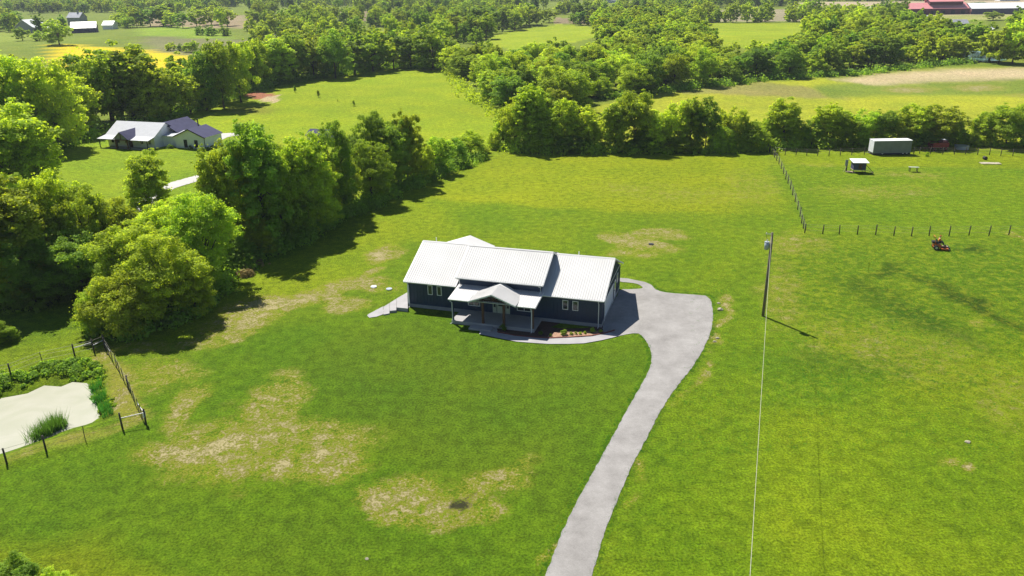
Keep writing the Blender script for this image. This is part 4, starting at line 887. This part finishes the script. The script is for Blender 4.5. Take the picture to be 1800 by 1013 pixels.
A0 = Vector((pb.x-.1, pb.y-.1, pb.z+9.45)); B0 = Vector((6.0, 14.0, 9.3)); C0 = B0+(B0-A0)*.7; C0.z = 9.5
for k in range(25):
    t = k/24; q = A0.lerp(C0, t); q.z -= 4*.9*t*(1-t); ptsW.append(q)
cb = MB().tube(ptsW, .015, 6).build('overhead_cable', mat('pale cable sheath', (.42,.40,.30), .6), None, True); tag(cb, 'pale overhead service cable running from the pole towards the viewer', 'cable')

# ------------------------------------------------------------------ fences
post_me = MB().tube([(0,0,-.3),(0,0,1.5)], [.085,.075], 7).mesh('post', M['post'], True)
tpost_me = MB().tube([(0,0,-.3),(0,0,1.45)], .036, 4).mesh('post', M['post'])
def fence(pts, label, wires=(.5, 1.0, 1.35), kinds=None, group=None, lean=.03):
    Pn = [G(*q) for q in pts]; f = empty('wire_fence', Pn[0]); tag(f, label, 'fence', group)
    for i, p in enumerate(Pn):
        o = part('post', tpost_me if kinds and kinds[i] == 't' else post_me, f, p-Pn[0]); o.rotation_euler = (rb.uniform(-lean, lean), rb.uniform(-lean, lean), rb.random()*6); o.scale = (1, 1, rb.uniform(.93, 1.07))
    for h in wires: MB().tube([p-Pn[0]+Vector((0, 0, h)) for p in Pn], .011, 3, False).build('wire', M['wire'], f)
    return f
SF = [(1349,266),(1353,268.5),(1357,272),(1361,277),(1365,282.5),(1369,289),(1373,297),(1377,306),(1381,315.5),(1385,323),(1389,333),(1393,343),(1397.5,355),(1402,369),(1406,381),(1409,393),(1412,402),(1414.5,410)]
fence(SF, 'wire fence of dark posts running back from the pasture corner to the hedgerow')
fence([(1414.5,410),(1446,411.5),(1475,412),(1507,412.5),(1539,413),(1571,414.5),(1602,415.5),(1633,415),(1668,415),(1703,414),(1738,415),(1773,413.5),(1812,414)], 'front paddock fence of dark posts beside the orange mower')
fence([(1352,268),(1380,273.5),(1399,273.5),(1418,273.8),(1437,274),(1457,274),(1477,273.5),(1497,273),(1519,272),(1606,271),(1616,270.5),(1635,270.5),(1657,271.5),(1677,272),(1697,271.5),(1718,272.5),(1739,273),(1759,274),(1780,275),(1808,275)], 'back paddock fence of dark posts passing behind the white trailer')
pf = fence([(-60,676),(-15,668),(20,662),(75.5,640),(132,628),(166,619.5),(184,612)], 'upper fence above the pond with steel braced corner', kinds='ptptppp')
pf2 = fence([(187,617),(192,625),(198,635),(205,646),(211,657),(218,670),(226,684),(232,697),(238,712),(245,727),(251,738),(257,746)], 'right hand fence of the pond running down to the braced corner', kinds='ptttttpttttp')
pf3 = fence([(257,746),(215.5,754),(150,774),(81.4,794),(12,815),(-50,832)], 'lower fence in front of the pond with steel brace at its right end', kinds='ppttpt'.replace('pptt', 'pptp'))
def brace(f, a_, b_, h=1.05):
    p, q = G(*a_), G(*b_); base = f.location; MB().tube([p-base+Vector((0, 0, h)), q-base+Vector((0, 0, h+.1))], .035, 6).build('brace_pipe', M['steel'], f)
brace(pf, (132,628), (166,619.5)); brace(pf, (166,619.5), (184,612), .8); brace(pf3, (215.5,754), (257,746)); brace(pf2, (187,617), (198,635), .9); brace(pf2, (245,727), (257,746), 1.1)
MB().box(-.03, .03, -.2, .2, .75, 1.25).build('notice_plate', M['whitewall'], pf3).location = (0, 0, 0)

# ------------------------------------------------------------------ trailer, coop, bench and odds in the paddock
p = G(1562.5,271); t = empty('box_trailer', p, math.radians(1)); tag(t, 'long dull white box trailer parked against the back hedgerow', 'trailer')
MB().box(-4.0, 4.0, -1.2, 1.2, .42, 3.0).build('body', M['trailer'], t, bevel=.04)
mb = MB(); 
for k in range(21): mb.box(-3.95+k*.39, -3.92+k*.39, -1.225, -1.2, .6, 2.95)
o = mb.build('side_rib', M['trailer'], t); o['kind'] = 'stuff'
MB().box(-4.06, 4.06, -1.25, 1.25, 3.002, 3.1).build('roof', M['whiteroof'], t, bevel=.03); MB().box(-4.07, -4.005, -1.1, 1.1, .6, 2.95).build('end_panel', M['whitewall'], t)
MB().box(4.005, 4.05, -1.0, 1.0, .65, 2.9).build('rear_door', M['palegrey'], t); MB().box(-4, 4, -1.1, 1.1, .12, .41).build('chassis', M['black'], t)
for x_ in (-2.0, 2.4, 3.2):
    for y_ in (-1.05, 1.05): 
        wl = MB().tube([(x_, y_-.12, .42), (x_, y_+.12, .42)], .42, 14).build('wheel', M['black'], t); MB().tube([(x_, y_-.13, .42), (x_, y_+.13, .42)], .2, 10).build('rim', M['steel'], wl)
MB().tube([(-4,0,.45),(-5.0,0,.42)], .06, 6).build('drawbar', M['steel'], t)
p = G(1508,303); c = empty('chicken_coop', p, math.radians(-6)); tag(c, 'small chicken coop with a bright white sheet roof in the paddock', 'coop')
MB().slab([(-1.5,-1.25,2.1),(1.5,-1.25,2.1),(1.4,1.1,2.45),(-1.6,1.1,2.45)], .06).build('roof', M['whiteroof'], c)
mb = MB().box(-1.2, 1.1, -.9, -.85, .7, 2.0).box(-1.2, -1.15, -.85, .9, .7, 2.1).box(1.05, 1.1, -.85, .9, .7, 2.1).box(-1.15, 1.05, .85, .9, .7, 2.15); mb.build('wall', M['purple'], c)
MB().box(-1.2, 1.1, -.9, .9, .55, .69).build('floor', M['tan'], c)
for x_ in (-1.15, 1.0):
    for y_ in (-.85, .82): MB().box(x_, x_+.1, y_, y_+.1, 0, .55).build('leg', M['brownwood'], c)
dr = MB().box(-.3, .35, -.95, -.9, .8, 1.8).build('door', M['brownwood'], c); MB().ball((.25,-.97,1.3), .03).build('handle', M['steel'], dr)
MB().slab([(1.15,-.6,.62),(2.7,-.6,.06),(2.7,-.1,.06),(1.15,-.1,.62)], .05).build('ramp', M['tan'], c)
MB().tube([(1.1,-.95,1.6),(2.6,-1.0,.1)], .05, 5).build('brace', M['post'], c)
p = G(1487,302); c = empty('timber_stand', p); tag(c, 'dark upright timber stand just left of the chicken coop', 'stand')
MB().box(-.1, .1, -.1, .1, 0, 2.0).build('upright', M['post'], c); MB().box(-.42, .12, -.16, -.1, 1.2, 2.35).build('board', M['greystone'], c); MB().tube([(-.6,-.2,.05),(.0,0,1.1)], .05, 5).build('prop', M['tan'], c)
for (x, y, q) in ((1492,303,'pale wooden pallet leaning beside the dark timber stand'),(1498,303.5,'pale wooden pallet nearest the coop wall')):
    p = G(x, y); c = empty('pallet', p, rb.random()); tag(c, q, 'pallet'); 
    for k in range(5): MB().box(-.5+k*.22, -.38+k*.22, -.5, .5, .12, .15).build('slat', M['tan'], c)
    for y_ in (-.45, 0, .4): MB().box(-.5, .5, y_, y_+.08, 0, .118).build('bearer', M['tan'], c)
p = G(1605,302); c = empty('wooden_table', p, math.radians(-12)); tag(c, 'small pale wooden table standing alone in the paddock', 'table')
for k in range(5): MB().slab([(-.85,-.5+k*.2,1.0-.03*k),(.85,-.5+k*.2,1.0-.03*k),(.85,-.32+k*.2,1.0-.03*k-.027),(-.85,-.32+k*.2,1.0-.03*k-.027)][::1], .04).build('plank', M['whitewall'], c)
for x_ in (-.72, .62):
    for y_ in (-.4, .35): MB().box(x_, x_+.1, y_, y_+.1, 0, .9).build('leg', M['post'], c)
p = G(1741,288); c = empty('board_stack', p, math.radians(-8)); tag(c, 'pale weathered boards lying flat on the paddock grass', 'boards')
for k in range(9): MB().box(-1.9+k*.42, -1.52+k*.42, -.8+rb.random()*.2, .7+rb.random()*.2, .04, .12+.03*rb.random()).build('board', M['rock'], c)
p = G(1731,281); o = MB().tube([(0,-.35,.36),(0,.35,.36)], .36, 12).build('water_trough', M['black']); o.location = p; tag(o, 'dark round tub behind the pale boards in the paddock', 'tub')
# red farm wagon in the hedgerow shade
p = G(1648,264); c = empty('hay_wagon', p, math.radians(4)); tag(c, 'old red farm wagon in the shade of the back hedgerow', 'wagon')
MB().box(-1.8, 1.8, -1.0, 1.0, .75, .9).build('deck', M['redpaint'], c); MB().box(-1.8, 1.8, -1.0, -.94, .91, 1.75).build('side_board', M['redpaint'], c); MB().box(-1.8, 1.8, .94, 1.0, .91, 1.75).build('side_board', M['redpaint'], c)
MB().box(.3, 1.6, -.9, .9, .91, 2.1).build('load', M['barnred'], c); MB().slab([(.6,-.5,2.3),(1.5,-.5,2.25),(1.5,.5,2.3),(.6,.5,2.35)], .04).build('sheet', M['whiteroof'], c)
for x_ in (-1.3, 1.3):
    for y_ in (-.85, .85):
        wl = MB().tube([(x_, y_-.09, .38), (x_, y_+.09, .38)], .38, 12).build('wheel', M['black'], c); MB().tube([(x_, y_-.1, .38), (x_, y_+.1, .38)], .18, 8).build('rim', M['redpaint'], wl)
MB().tube([(-1.8,0,.7),(-3.2,0,.35)], .05, 5).build('drawbar', M['redpaint'], c)
p = G(1690,262); c = empty('stock_tank', p); tag(c, 'low dark stock tank in shade right of the red wagon', 'tank'); MB().tube([(0,0,0),(0,0,.7)], [1.4,1.45], 20).build('basin', M['greypaint'], c); MB().tube([(0,0,.702),(0,0,.74)], [1.5,1.5], 20).build('rim', M['steel'], c)

# ------------------------------------------------------------------ mower and rider
p = G(1650,438); yaw = math.radians(-14); mw = empty('riding_mower', p, yaw); tag(mw, 'orange zero turn riding mower working in the right pasture', 'mower')
mw.scale = (1.08, 1.08, 1.08)
def wheel(x_, y_, r, w_):
    wl = MB().tube([(x_, y_-w_/2, r), (x_, y_+w_/2, r)], r, 16).build('wheel', M['black'], mw, bevel=.02); MB().tube([(x_, y_-w_/2-.01, r), (x_, y_+w_/2+.01, r)], r*.5, 10).build('rim', M['steel'], wl)
for s in (-1, 1): wheel(-.45, s*.52, .32, .28); wheel(1.05, s*.5, .18, .16)
MB().prism([(-.75,.3),(.15,.3),(.2,.62),(-.1,.72),(-.75,.8)], 'y', -.34, .34).build('body', M['orange'], mw, bevel=.03)
MB().box(-.95, -.4, -.3, .3, .81, 1.08).build('engine', M['black'], mw, bevel=.04)
MB().prism([(.15,-.75),(.95,-.75),(1.05,-.4),(1.05,.4),(.95,.75),(.15,.75)], 'z', .12, .3).build('cutting_deck', M['orange'], mw, bevel=.03)
mb = MB().box(.2, 1.15, -.3, -.24, .31, .4).box(.2, 1.15, .24, .3, .31, .4).box(1.0, 1.12, -.55, .55, .36, .44); mb.build('frame', M['black'], mw)
MB().box(.25, .95, -.22, .22, .42, .46).build('footplate', M['tan'], mw)
MB().prism([(-.38,.82),(.12,.8),(.12,.9),(-.3,.94),(-.42,1.35),(-.5,1.35)], 'y', -.25, .25).build('seat', M['black'], mw, bevel=.03)
for s in (-1, 1): MB().tube([(.1,s*.34,.75),(.25,s*.36,1.05),(.28,s*.2,1.15)], .02, 6).build('lever', M['black'], mw)
MB().tube([(-.55,-.42,.6),(-.75,-.42,1.75),(-.75,.42,1.75),(-.55,.42,.6)], .03, 6).build('roll_bar', M['orange'], mw)
def skin(name, verts, edges, rad, m_, parent=None, lv=1):
    me = bpy.data.meshes.new(name); me.from_pydata(verts, edges, []); me.materials.append(m_); o = bpy.data.objects.new(name, me); COL.objects.link(o); o.parent = parent
    mo = o.modifiers.new('skin', 'SKIN'); sub = o.modifiers.new('subdivision', 'SUBSURF'); sub.levels = sub.render_levels = lv
    for i, r in enumerate(rad): me.skin_vertices[0].data[i].radius = r if hasattr(r, '__len__') else (r, r); me.skin_vertices[0].data[i].use_root = (i == 0)
    return o
def skinmesh(verts, edges): 
    return verts, edges
V_ = [(-.12,0,.98),(-.14,0,1.2),(-.12,0,1.42),(-.1,0,1.53),(-.06,0,1.68),(-.05,0,1.78),
      (-.12,.19,1.42),(.06,.26,1.2),(.26,.22,1.15),(-.12,-.19,1.42),(.06,-.26,1.2),(.26,-.22,1.15),
      (-.08,.1,.96),(.34,.15,.98),(.48,.15,.58),(.62,.15,.52),(-.08,-.1,.96),(.34,-.15,.98),(.48,-.15,.58),(.62,-.15,.52)]
E_ = [(0,1),(1,2),(2,3),(3,4),(4,5),(2,6),(6,7),(7,8),(2,9),(9,10),(10,11),(0,12),(12,13),(13,14),(14,15),(0,16),(16,17),(17,18),(18,19)]
R_ = [.13,.13,.14,.055,.1,.085,.065,.045,.035,.065,.045,.035,.09,.07,.05,.045,.09,.07,.05,.045]
def skin2(name, V, E, R, m_, parent=None):
    me = bpy.data.meshes.new(name); me.from_pydata(V, E, []); me.materials.append(m_); o = bpy.data.objects.new(name, me); COL.objects.link(o); o.parent = parent
    mo = o.modifiers.new('skin', 'SKIN')
    if not me.skin_vertices: 
        bpy.context.view_layer.objects.active = o; me.attributes.new
    for i, r in enumerate(R): me.skin_vertices[0].data[i].radius = (r, r); me.skin_vertices[0].data[i].use_root = (i == 0)
    sub = o.modifiers.new('subdivision', 'SUBSURF'); sub.levels = sub.render_levels = 1; return o
try:
    person = skin2('person', V_, E_, R_, M['skin']); person.location = p; person.rotation_euler = (0, 0, yaw); person.scale = (1.08, 1.08, 1.08)
    tag(person, 'rider in an orange shirt and dark trousers seated on the orange mower', 'person')
    skin2('shirt', [V_[i] for i in (0,1,2,6,7,9,10)], [(0,1),(1,2),(2,3),(3,4),(2,5),(5,6)], [.155,.16,.165,.09,.07,.09,.07], M['hivis'], person)
    skin2('trousers', [V_[i] for i in (0,12,13,14,16,17,18)], [(0,1),(1,2),(2,3),(0,4),(4,5),(5,6)], [.15,.115,.09,.07,.115,.09,.07], M['denim'], person)
    MB().ball((-.06,0,1.80), (.115,.105,.09), 10, 6).build('cap', M['orange'], person, True); MB().slab([(0.02,-.08,1.8),(.14,-.06,1.78),(.14,.06,1.78),(.02,.08,1.8)], .015).build('cap_peak', M['orange'], person)
    for s in (-1, 1): MB().box(.55, .8, s*.15-.05, s*.15+.05, .46, .56).build('boot', M['black'], person, bevel=.02)
except Exception as e: print('person failed', e)

# ------------------------------------------------------------------ white neighbour house
nh = empty('white_farmhouse', G(273.6,261.5)+Vector((0,0,-.05)), A); tag(nh, 'white farmhouse with pale front roof and dark side roofs among the trees', 'house')
Lm, Dm, ze, zr = 13.2, 8.6, 2.7, 5.3
MB().prism([(0,0),(Dm,0),(Dm,ze-.1),(Dm/2,zr-.1),(0,ze-.1)], 'x', -Lm, 0).build('wall', M['whitewall'], nh)
MB().slab([(-Lm-.4,-.0,ze+.08),(.3,0,ze+.08),(.3,Dm/2,zr),(-Lm-.4,Dm/2,zr)], .08).build('roof', M['palegrey'], nh); MB().slab([(-Lm-.4,Dm+.3,ze),(.3,Dm+.3,ze),(.3,Dm/2,zr),(-Lm-.4,Dm/2,zr)], .08).build('roof', M['purple'], nh)
MB().slab([(-Lm-.8,-2.4,2.25),(.3,-2.4,2.25),(.3,-.01,ze+.075),(-Lm-.4,-.01,ze+.075)], .08).build('porch_roof', M['palegrey'], nh)
MB().box(-Lm-.5, .1, -2.3, -.01, -.1, .15).build('porch_slab', M['concrete'], nh)
for x_ in (-Lm-.4, -8.6, -5.2, -.2): MB().box(x_-.08, x_+.08, -2.25, -2.1, .15, 2.15).build('porch_post', M['black'], nh)
# dark cross gable over the porch
for s, m_ in ((-1, 'palegrey'), (1, 'purple')): 
    q = [(-6.9,-2.9,4.1),(-6.9+s*2.2,-2.9,2.35),(-6.9+s*2.2,-.6,2.55),(-6.9,3.2,4.25)]; MB().slab(q if s > 0 else q[::-1], .08).build('cross_gable_roof', M[m_], nh)
MB().prism([(-8.8,2.3),(-5.0,2.3),(-6.9,3.95)], 'y', -2.6, -2.5).build('gable_face', M['greystone'], nh)
MB().box(-8.7, -5.1, -2.75, -2.6, 2.15, 2.35).build('truss_beam', M['brownwood'], nh); MB().box(-6.98, -6.82, -2.75, -2.6, 2.35, 3.8).build('truss_post', M['brownwood'], nh)
for x_ in (-8.5, -5.3): MB().box(x_-.12, x_+.12, -2.75, -2.5, .1, 2.15).build('porch_post', M['brownwood'], nh)
for x_ in (-12.2, -10.6, -8.3, -4.0, -1.8): window(x_, x_+.9, .9, 2.0, 0, 1, nh)
MB().box(-7.2,-6.2,-.06,0,.15,2.2).build('door', M['brownwood'], nh)
window(3.2, 4.0, .9, 2.0, 0, 1, nh, 'v', 0.0, ('purple', 'glass'))
# garage wing
gx0, gx1, gy0, gy1 = 4.0, 12.1, 2.2, 8.4
MB().prism([(gx0,0),(gx1,0),(gx1,2.75),((gx0+gx1)/2,4.4),(gx0,2.75)], 'y', gy0, gy1).build('wall', M['whitewall'], nh); mx_ = (gx0+gx1)/2
for s, m_ in ((-1, 'palegrey'), (1, 'purple')):
    q = [(mx_,gy0-.3,4.55),(mx_+s*4.35,gy0-.3,2.72),(mx_+s*4.35,gy1+.3,2.72),(mx_,gy1+.3,4.55)]; MB().slab(q if s > 0 else q[::-1], .08).build('wing_roof', M[m_], nh)
    MB().prism([(mx_,4.47),(mx_+s*4.35,2.63),(mx_+s*4.35,2.45),(mx_,4.28)], 'y', gy0-.33, gy0-.3).build('rake_trim', M['black'], nh)
for x_ in (6.3, 9.2): MB().box(x_, x_+.9, gy0-.05, gy0, .15, 2.0).build('door', M['black'], nh)
MB().tube([(gx1-.05,gy0-.1,0),(gx1-.05,gy0-.1,2.5)], .06, 6).build('downspout', M['black'], nh); MB().box(gx1+.2, gx1+.3, gy0, gy1, 2.55, 2.7).build('gutter', M['trim'], nh)
MB().box(0.005, gx0-.005, 2.8, 7.4, 0, 2.5).build('breezeway_wall', M['whitewall'], nh); MB().slab([(0.31,2.4,2.6),(gx0-.4,2.4,2.6),(gx0-.4,7.6,3.1),(.31,7.6,3.1)], .08).build('breezeway_roof', M['palegrey'], nh)
# rear wing
for s in (-1, 1):
    q = [(-1.2,5.0,5.2),(-1.2+s*3.8,5.0,3.0),(-1.2+s*3.8,14.0,3.0),(-1.2,14.0,5.2)]; MB().slab(q if s > 0 else q[::-1], .08).build('rear_wing_roof', M['purple'], nh)
MB().prism([(-4.6,0),(2.2,0),(2.2,2.9),(-1.2,4.95),(-4.6,2.9)], 'y', 8.61, 13.7).build('wall', M['whitewall'], nh)
MB().tube([(5.6,9.2,0),(5.4,9.2,5.6)], .14, 8).build('flue', M['black'], nh)
for i, (x, y, s, q) in enumerate([(300,261,1.3,'dark foundation shrub left of the white house dark doorway'),(335,262,1.0,'dark shrub between the two wing doorways of the white house'),(375,262,1.3,'dark shrub at the right corner of the white house wing'),(366,264,1.0,'low shrub along the wing side wall of the white house')]):
    o = plant(G(x, y), s, s*1.1, 'bush', d_, 'far', 'shrub'); tag(o, q, 'shrub', 'foundation shrubs of the white house')
for i, (x, y, q) in enumerate([(328,222,'dark chair left on the white house back terrace'),(338,222,'dark chair right on the white house back terrace')]):
    c = empty('patio_chair', G(x, y+8), .4*i); tag(c, q, 'chair', 'chairs behind the white house'); MB().box(-.4,.4,-.4,.4,.35,.5).build('seat', M['tan'], c); MB().box(-.4,.4,.3,.4,.5,1.1).build('backrest', M['brownwood'], c)
    for x_ in (-.38,.3):
        for y_ in (-.38,.3): MB().box(x_,x_+.08,y_,y_+.08,0,.35).build('leg', M['post'], c)
c = empty('garden_shed', G(566,252), A); tag(c, 'small shed with slate blue roof behind the left hedgerow', 'shed')
MB().prism([(-2.2,0),(2.2,0),(2.2,2.2),(0,3.2),(-2.2,2.2)], 'x', -2.5, 2.5).build('wall', M['greystone'], c)
for s in (-1, 1): q = [(-2.8,0,3.35),(2.8,0,3.35),(2.8,s*2.5,2.2),(-2.8,s*2.5,2.2)]; MB().slab(q if s < 0 else q[::-1], .08).build('roof', M['purple'], c)

# parked cars half hidden under the trees
def car(x, y, rz, m_, label):
    c = empty('parked_car', G(x, y), rz); tag(c, label, 'car', 'cars parked under the trees')
    MB().prism([(-2.2,.35),(2.2,.35),(2.25,.75),(1.3,.95),(-1.9,1.0),(-2.25,.8)], 'y', -.88, .88).build('body', m_, c, bevel=.08)
    MB().prism([(-1.7,1.0),(1.2,.96),(.55,1.42),(-1.2,1.45)], 'y', -.76, .76).build('cabin', m_, c, bevel=.06)
    for s in (-1, 1): MB().prism([(-1.5,1.03),(1.0,1.0),(.5,1.36),(-1.1,1.38)], 'y', s*.77-.01, s*.77+.01).build('window', M['glass'], c)
    MB().slab([(1.16,-.65,1.0),(1.16,.65,1.0),(.6,.62,1.4),(.6,-.62,1.4)], .02).build('windscreen', M['glass'], c)
    for x_ in (-1.4, 1.4):
        for s in (-1, 1): wl = MB().tube([(x_, s*.85-.1, .33), (x_, s*.85+.1, .33)], .33, 14).build('wheel', M['black'], c); MB().tube([(x_, s*.85-.11, .33), (x_, s*.85+.11, .33)], .19, 10).build('rim', M['steel'], wl)
    for s in (-1, 1): MB().box(2.2, 2.27, s*.6-.15, s*.6+.15, .6, .75).build('headlight', M['trim'], c)
    return c
car(211,392,.5,M['carred'],'maroon parked car glimpsed between the trees above the grove'); car(137,422,.35,M['carwhite'],'white parked car glimpsed between the trees left of the maroon car')
# lids and stones in the grass
for x, y, m_, q in ((657,505,'whitewall','pale round lid in the grass left of the house, further from the wall'),(684,509,'greypaint','pale green round lid in the grass nearest the house wall'),(1144.6,430,'black','black utility lid in the lawn behind the house')):
    o = MB().tube([(0,0,0),(0,0,.12)], .38, 14).build('tank_lid', M[m_]); o.location = G(x, y); tag(o, q, 'lid')
def stone(x, y, s, q):
    mb = MB().ball((0,0,s*.25), (s, s*.8, s*.45), 9, 6); rr = random.Random(int(x)); mb.v = [(a_*(1+.25*rr.uniform(-1, 1)), b_*(1+.25*rr.uniform(-1, 1)), c_*(1+.2*rr.uniform(-1, 1))) for a_, b_, c_ in mb.v]
    o = mb.build('stone', M['rock']); o.location = G(x, y); tag(o, q, 'stone', 'stones in the grass')
stone(1701,778,.22,'pale stone in the lower right pasture'); stone(645,983,.14,'small white stone in the bottom lawn'); stone(1266,545,.35,'largest pale stone beside the driveway turnaround'); stone(1263,534,.2,'small pale stone at the top edge of the turnaround')
stone(1261,595,.22,'pale stone at the lower right edge of the turnaround'); stone(1256,601,.18,'small stone lowest beside the turnaround')

# ------------------------------------------------------------------ far buildings
def gable_barn(name, x, y, w_, dpt, he, hr, wallm, roofm, rz, label, cat='barn', windows=0):
    p = G(x, y); c = empty(name, p, rz); tag(c, label, cat)
    MB().prism([(0,-1),(dpt,-1),(dpt,he),(dpt/2,hr-.15),(0,he)], 'x', -w_/2, w_/2).build('wall', M[wallm], c)
    for s in (-1, 1):
        q = [(-w_/2-.5,dpt/2,hr),(w_/2+.5,dpt/2,hr),(w_/2+.5,dpt/2+s*(dpt/2+.6),he-.05),(-w_/2-.5,dpt/2+s*(dpt/2+.6),he-.05)]; MB().slab(q if s < 0 else q[::-1], .12).build('roof', M[roofm], c)
    for k in range(windows):
        u_ = -w_/2+(k+.7)*w_/(windows+.4); MB().box(u_, u_+1.2, -.05, 0, 1, 2.3).build('window', M['glass'], c)
    return c
b = gable_barn('red_barn', 1647,26,56,18,5.2,10,'barnred','pinkroof',0,'long dark red barn with faded pink metal roof, far top right', windows=0)
MB().prism([(4,8.6),(14,8.6),(14,11.2),(9,13.2),(4,11.2)], 'x', -6, 24).build('raised_section', M['barnred'], b)
for s in (-1, 1):
    q = [(-6.6,9,13.4),(24.6,9,13.4),(24.6,9+s*5.8,11.0),(-6.6,9+s*5.8,11.0)]; MB().slab(q if s < 0 else q[::-1], .12).build('raised_roof', M['pinkroof'], b)
for k in range(6): MB().box(-24+k*9, -20+k*9, -.1, 0, 0, 3.6).build('door', M['black'], b)
b = gable_barn('white_barn', 1768,25,62,18,5,9.5,'purple','whiteroof',math.radians(-2),'long open sided barn with bright white roof, far top right corner')
MB().box(-31.2, -31.02, 0, 18, 0, 4.5).build('end_wall', M['pinkroof'], b); MB().box(-31.4, -31.21, 6, 11, 0, 4).build('door', M['black'], b)
p = G(1560,27); c = empty('arched_barn', p, math.radians(8)); tag(c, 'pale arched metal barn left of the long red barn', 'barn')
arc = [(9*math.cos(math.pi*k/12), 7*math.sin(math.pi*k/12)) for k in range(13)]
MB().prism(arc, 'y', 0, 26).build('arched_shell', M['whiteroof'], c); MB().prism([(x_*.98, z_*.98) for x_, z_ in arc], 'y', -.15, -.02).build('end_wall', M['greyroof'], c); MB().box(-2.5, 2.5, -.3, -.16, 0, 4.2).build('door', M['black'], c)
gable_barn('pole_shed', 1677,52,17,8,3.4,6,'purple','greyroof',math.radians(-4),'dark open shed with streaked grey metal roof between far trees','shed')
gable_barn('small_shed', 1632,39,7,7,3,5,'whitewall','palegrey',.6,'small pale shed among trees below the red barn','shed')
gable_barn('small_shed', 1503,25,7,5,2.6,4.2,'brownwood','whiteroof',.0,'tiny shed with white roof left of the arched barn','shed')
b = gable_barn('hay_barn', 72,57,16,17,4.6,10.5,'greystone','whiteroof',math.radians(78),'grey gabled barn with bright tin roof at far top left'); MB().slab([(-8,-5,3.4),(8,-5,3.4),(8,-.05,4.4),(-8,-.05,4.4)], .1).build('lean_to_roof', M['whiteroof'], b)
MB().box(-6.5,-3,-.2,-.05,0,4).build('door', M['black'], b)
b = gable_barn('stone_house', 131,45,14,10,7,11.5,'greystone','greyroof',math.radians(-14),'tall grey stone house behind bright roofed buildings at top left','house',3); MB().box(1.5, 2.7, 4.4, 5.6, 10, 13).build('chimney', M['greystone'], b)
b = gable_barn('machine_shed', 148,58,18,16,3.8,8.2,'purple','whiteroof',math.radians(20),'low shed with brilliant white roof right of the grey barn','shed')
gable_barn('machine_shed', 190,52,9,10,3.6,7,'whitewall','whiteroof',math.radians(0),'small white roofed shed rightmost of the top left farm','shed')
gable_barn('farm_cottage', 491,44,15,8,3,5.6,'whitewall','greyroof',math.radians(-8),'pale distant cottage among trees above the left meadow','house',2)
gable_barn('farm_cottage', 492,66,6,3,1.6,2.4,'whitewall','whiteroof',0,'tiny white shed below the distant pale cottage','shed')
gable_barn('farm_cottage', 1775,2,26,12,4,7,'whitewall','greyroof',0,'distant pale farmhouse at the very top right edge','house',2)
gable_barn('farm_cottage', 1077,5,14,9,3.4,6,'whitewall','palegrey',0,'distant pale cottage at the top centre edge','house',1)
gable_barn('farm_cottage', 1740,60,6,6,2.6,4,'whitewall','whiteroof',.3,'small white outbuilding behind the tall far clump','shed')

# ------------------------------------------------------------------ haze
hb = MB().box(-2600, 2600, -120, 3600, -12, 52).mesh('haze', None); hm = bpy.data.materials.new('haze'); hm.use_nodes = True; N = hm.node_tree.nodes; N.remove(N['Principled BSDF'])
pvn = N.new('ShaderNodeVolumePrincipled'); pvn.inputs['Color'].default_value = (.80, .88, 1, 1); pvn.inputs['Density'].default_value = .00010; hm.node_tree.links.new(pvn.outputs[0], N['Material Output'].inputs['Volume'])
hb.materials.append(hm); ho = bpy.data.objects.new('haze', hb); COL.objects.link(ho); tag(ho, 'thin bluish summer haze over the whole valley', 'haze', kind='stuff')
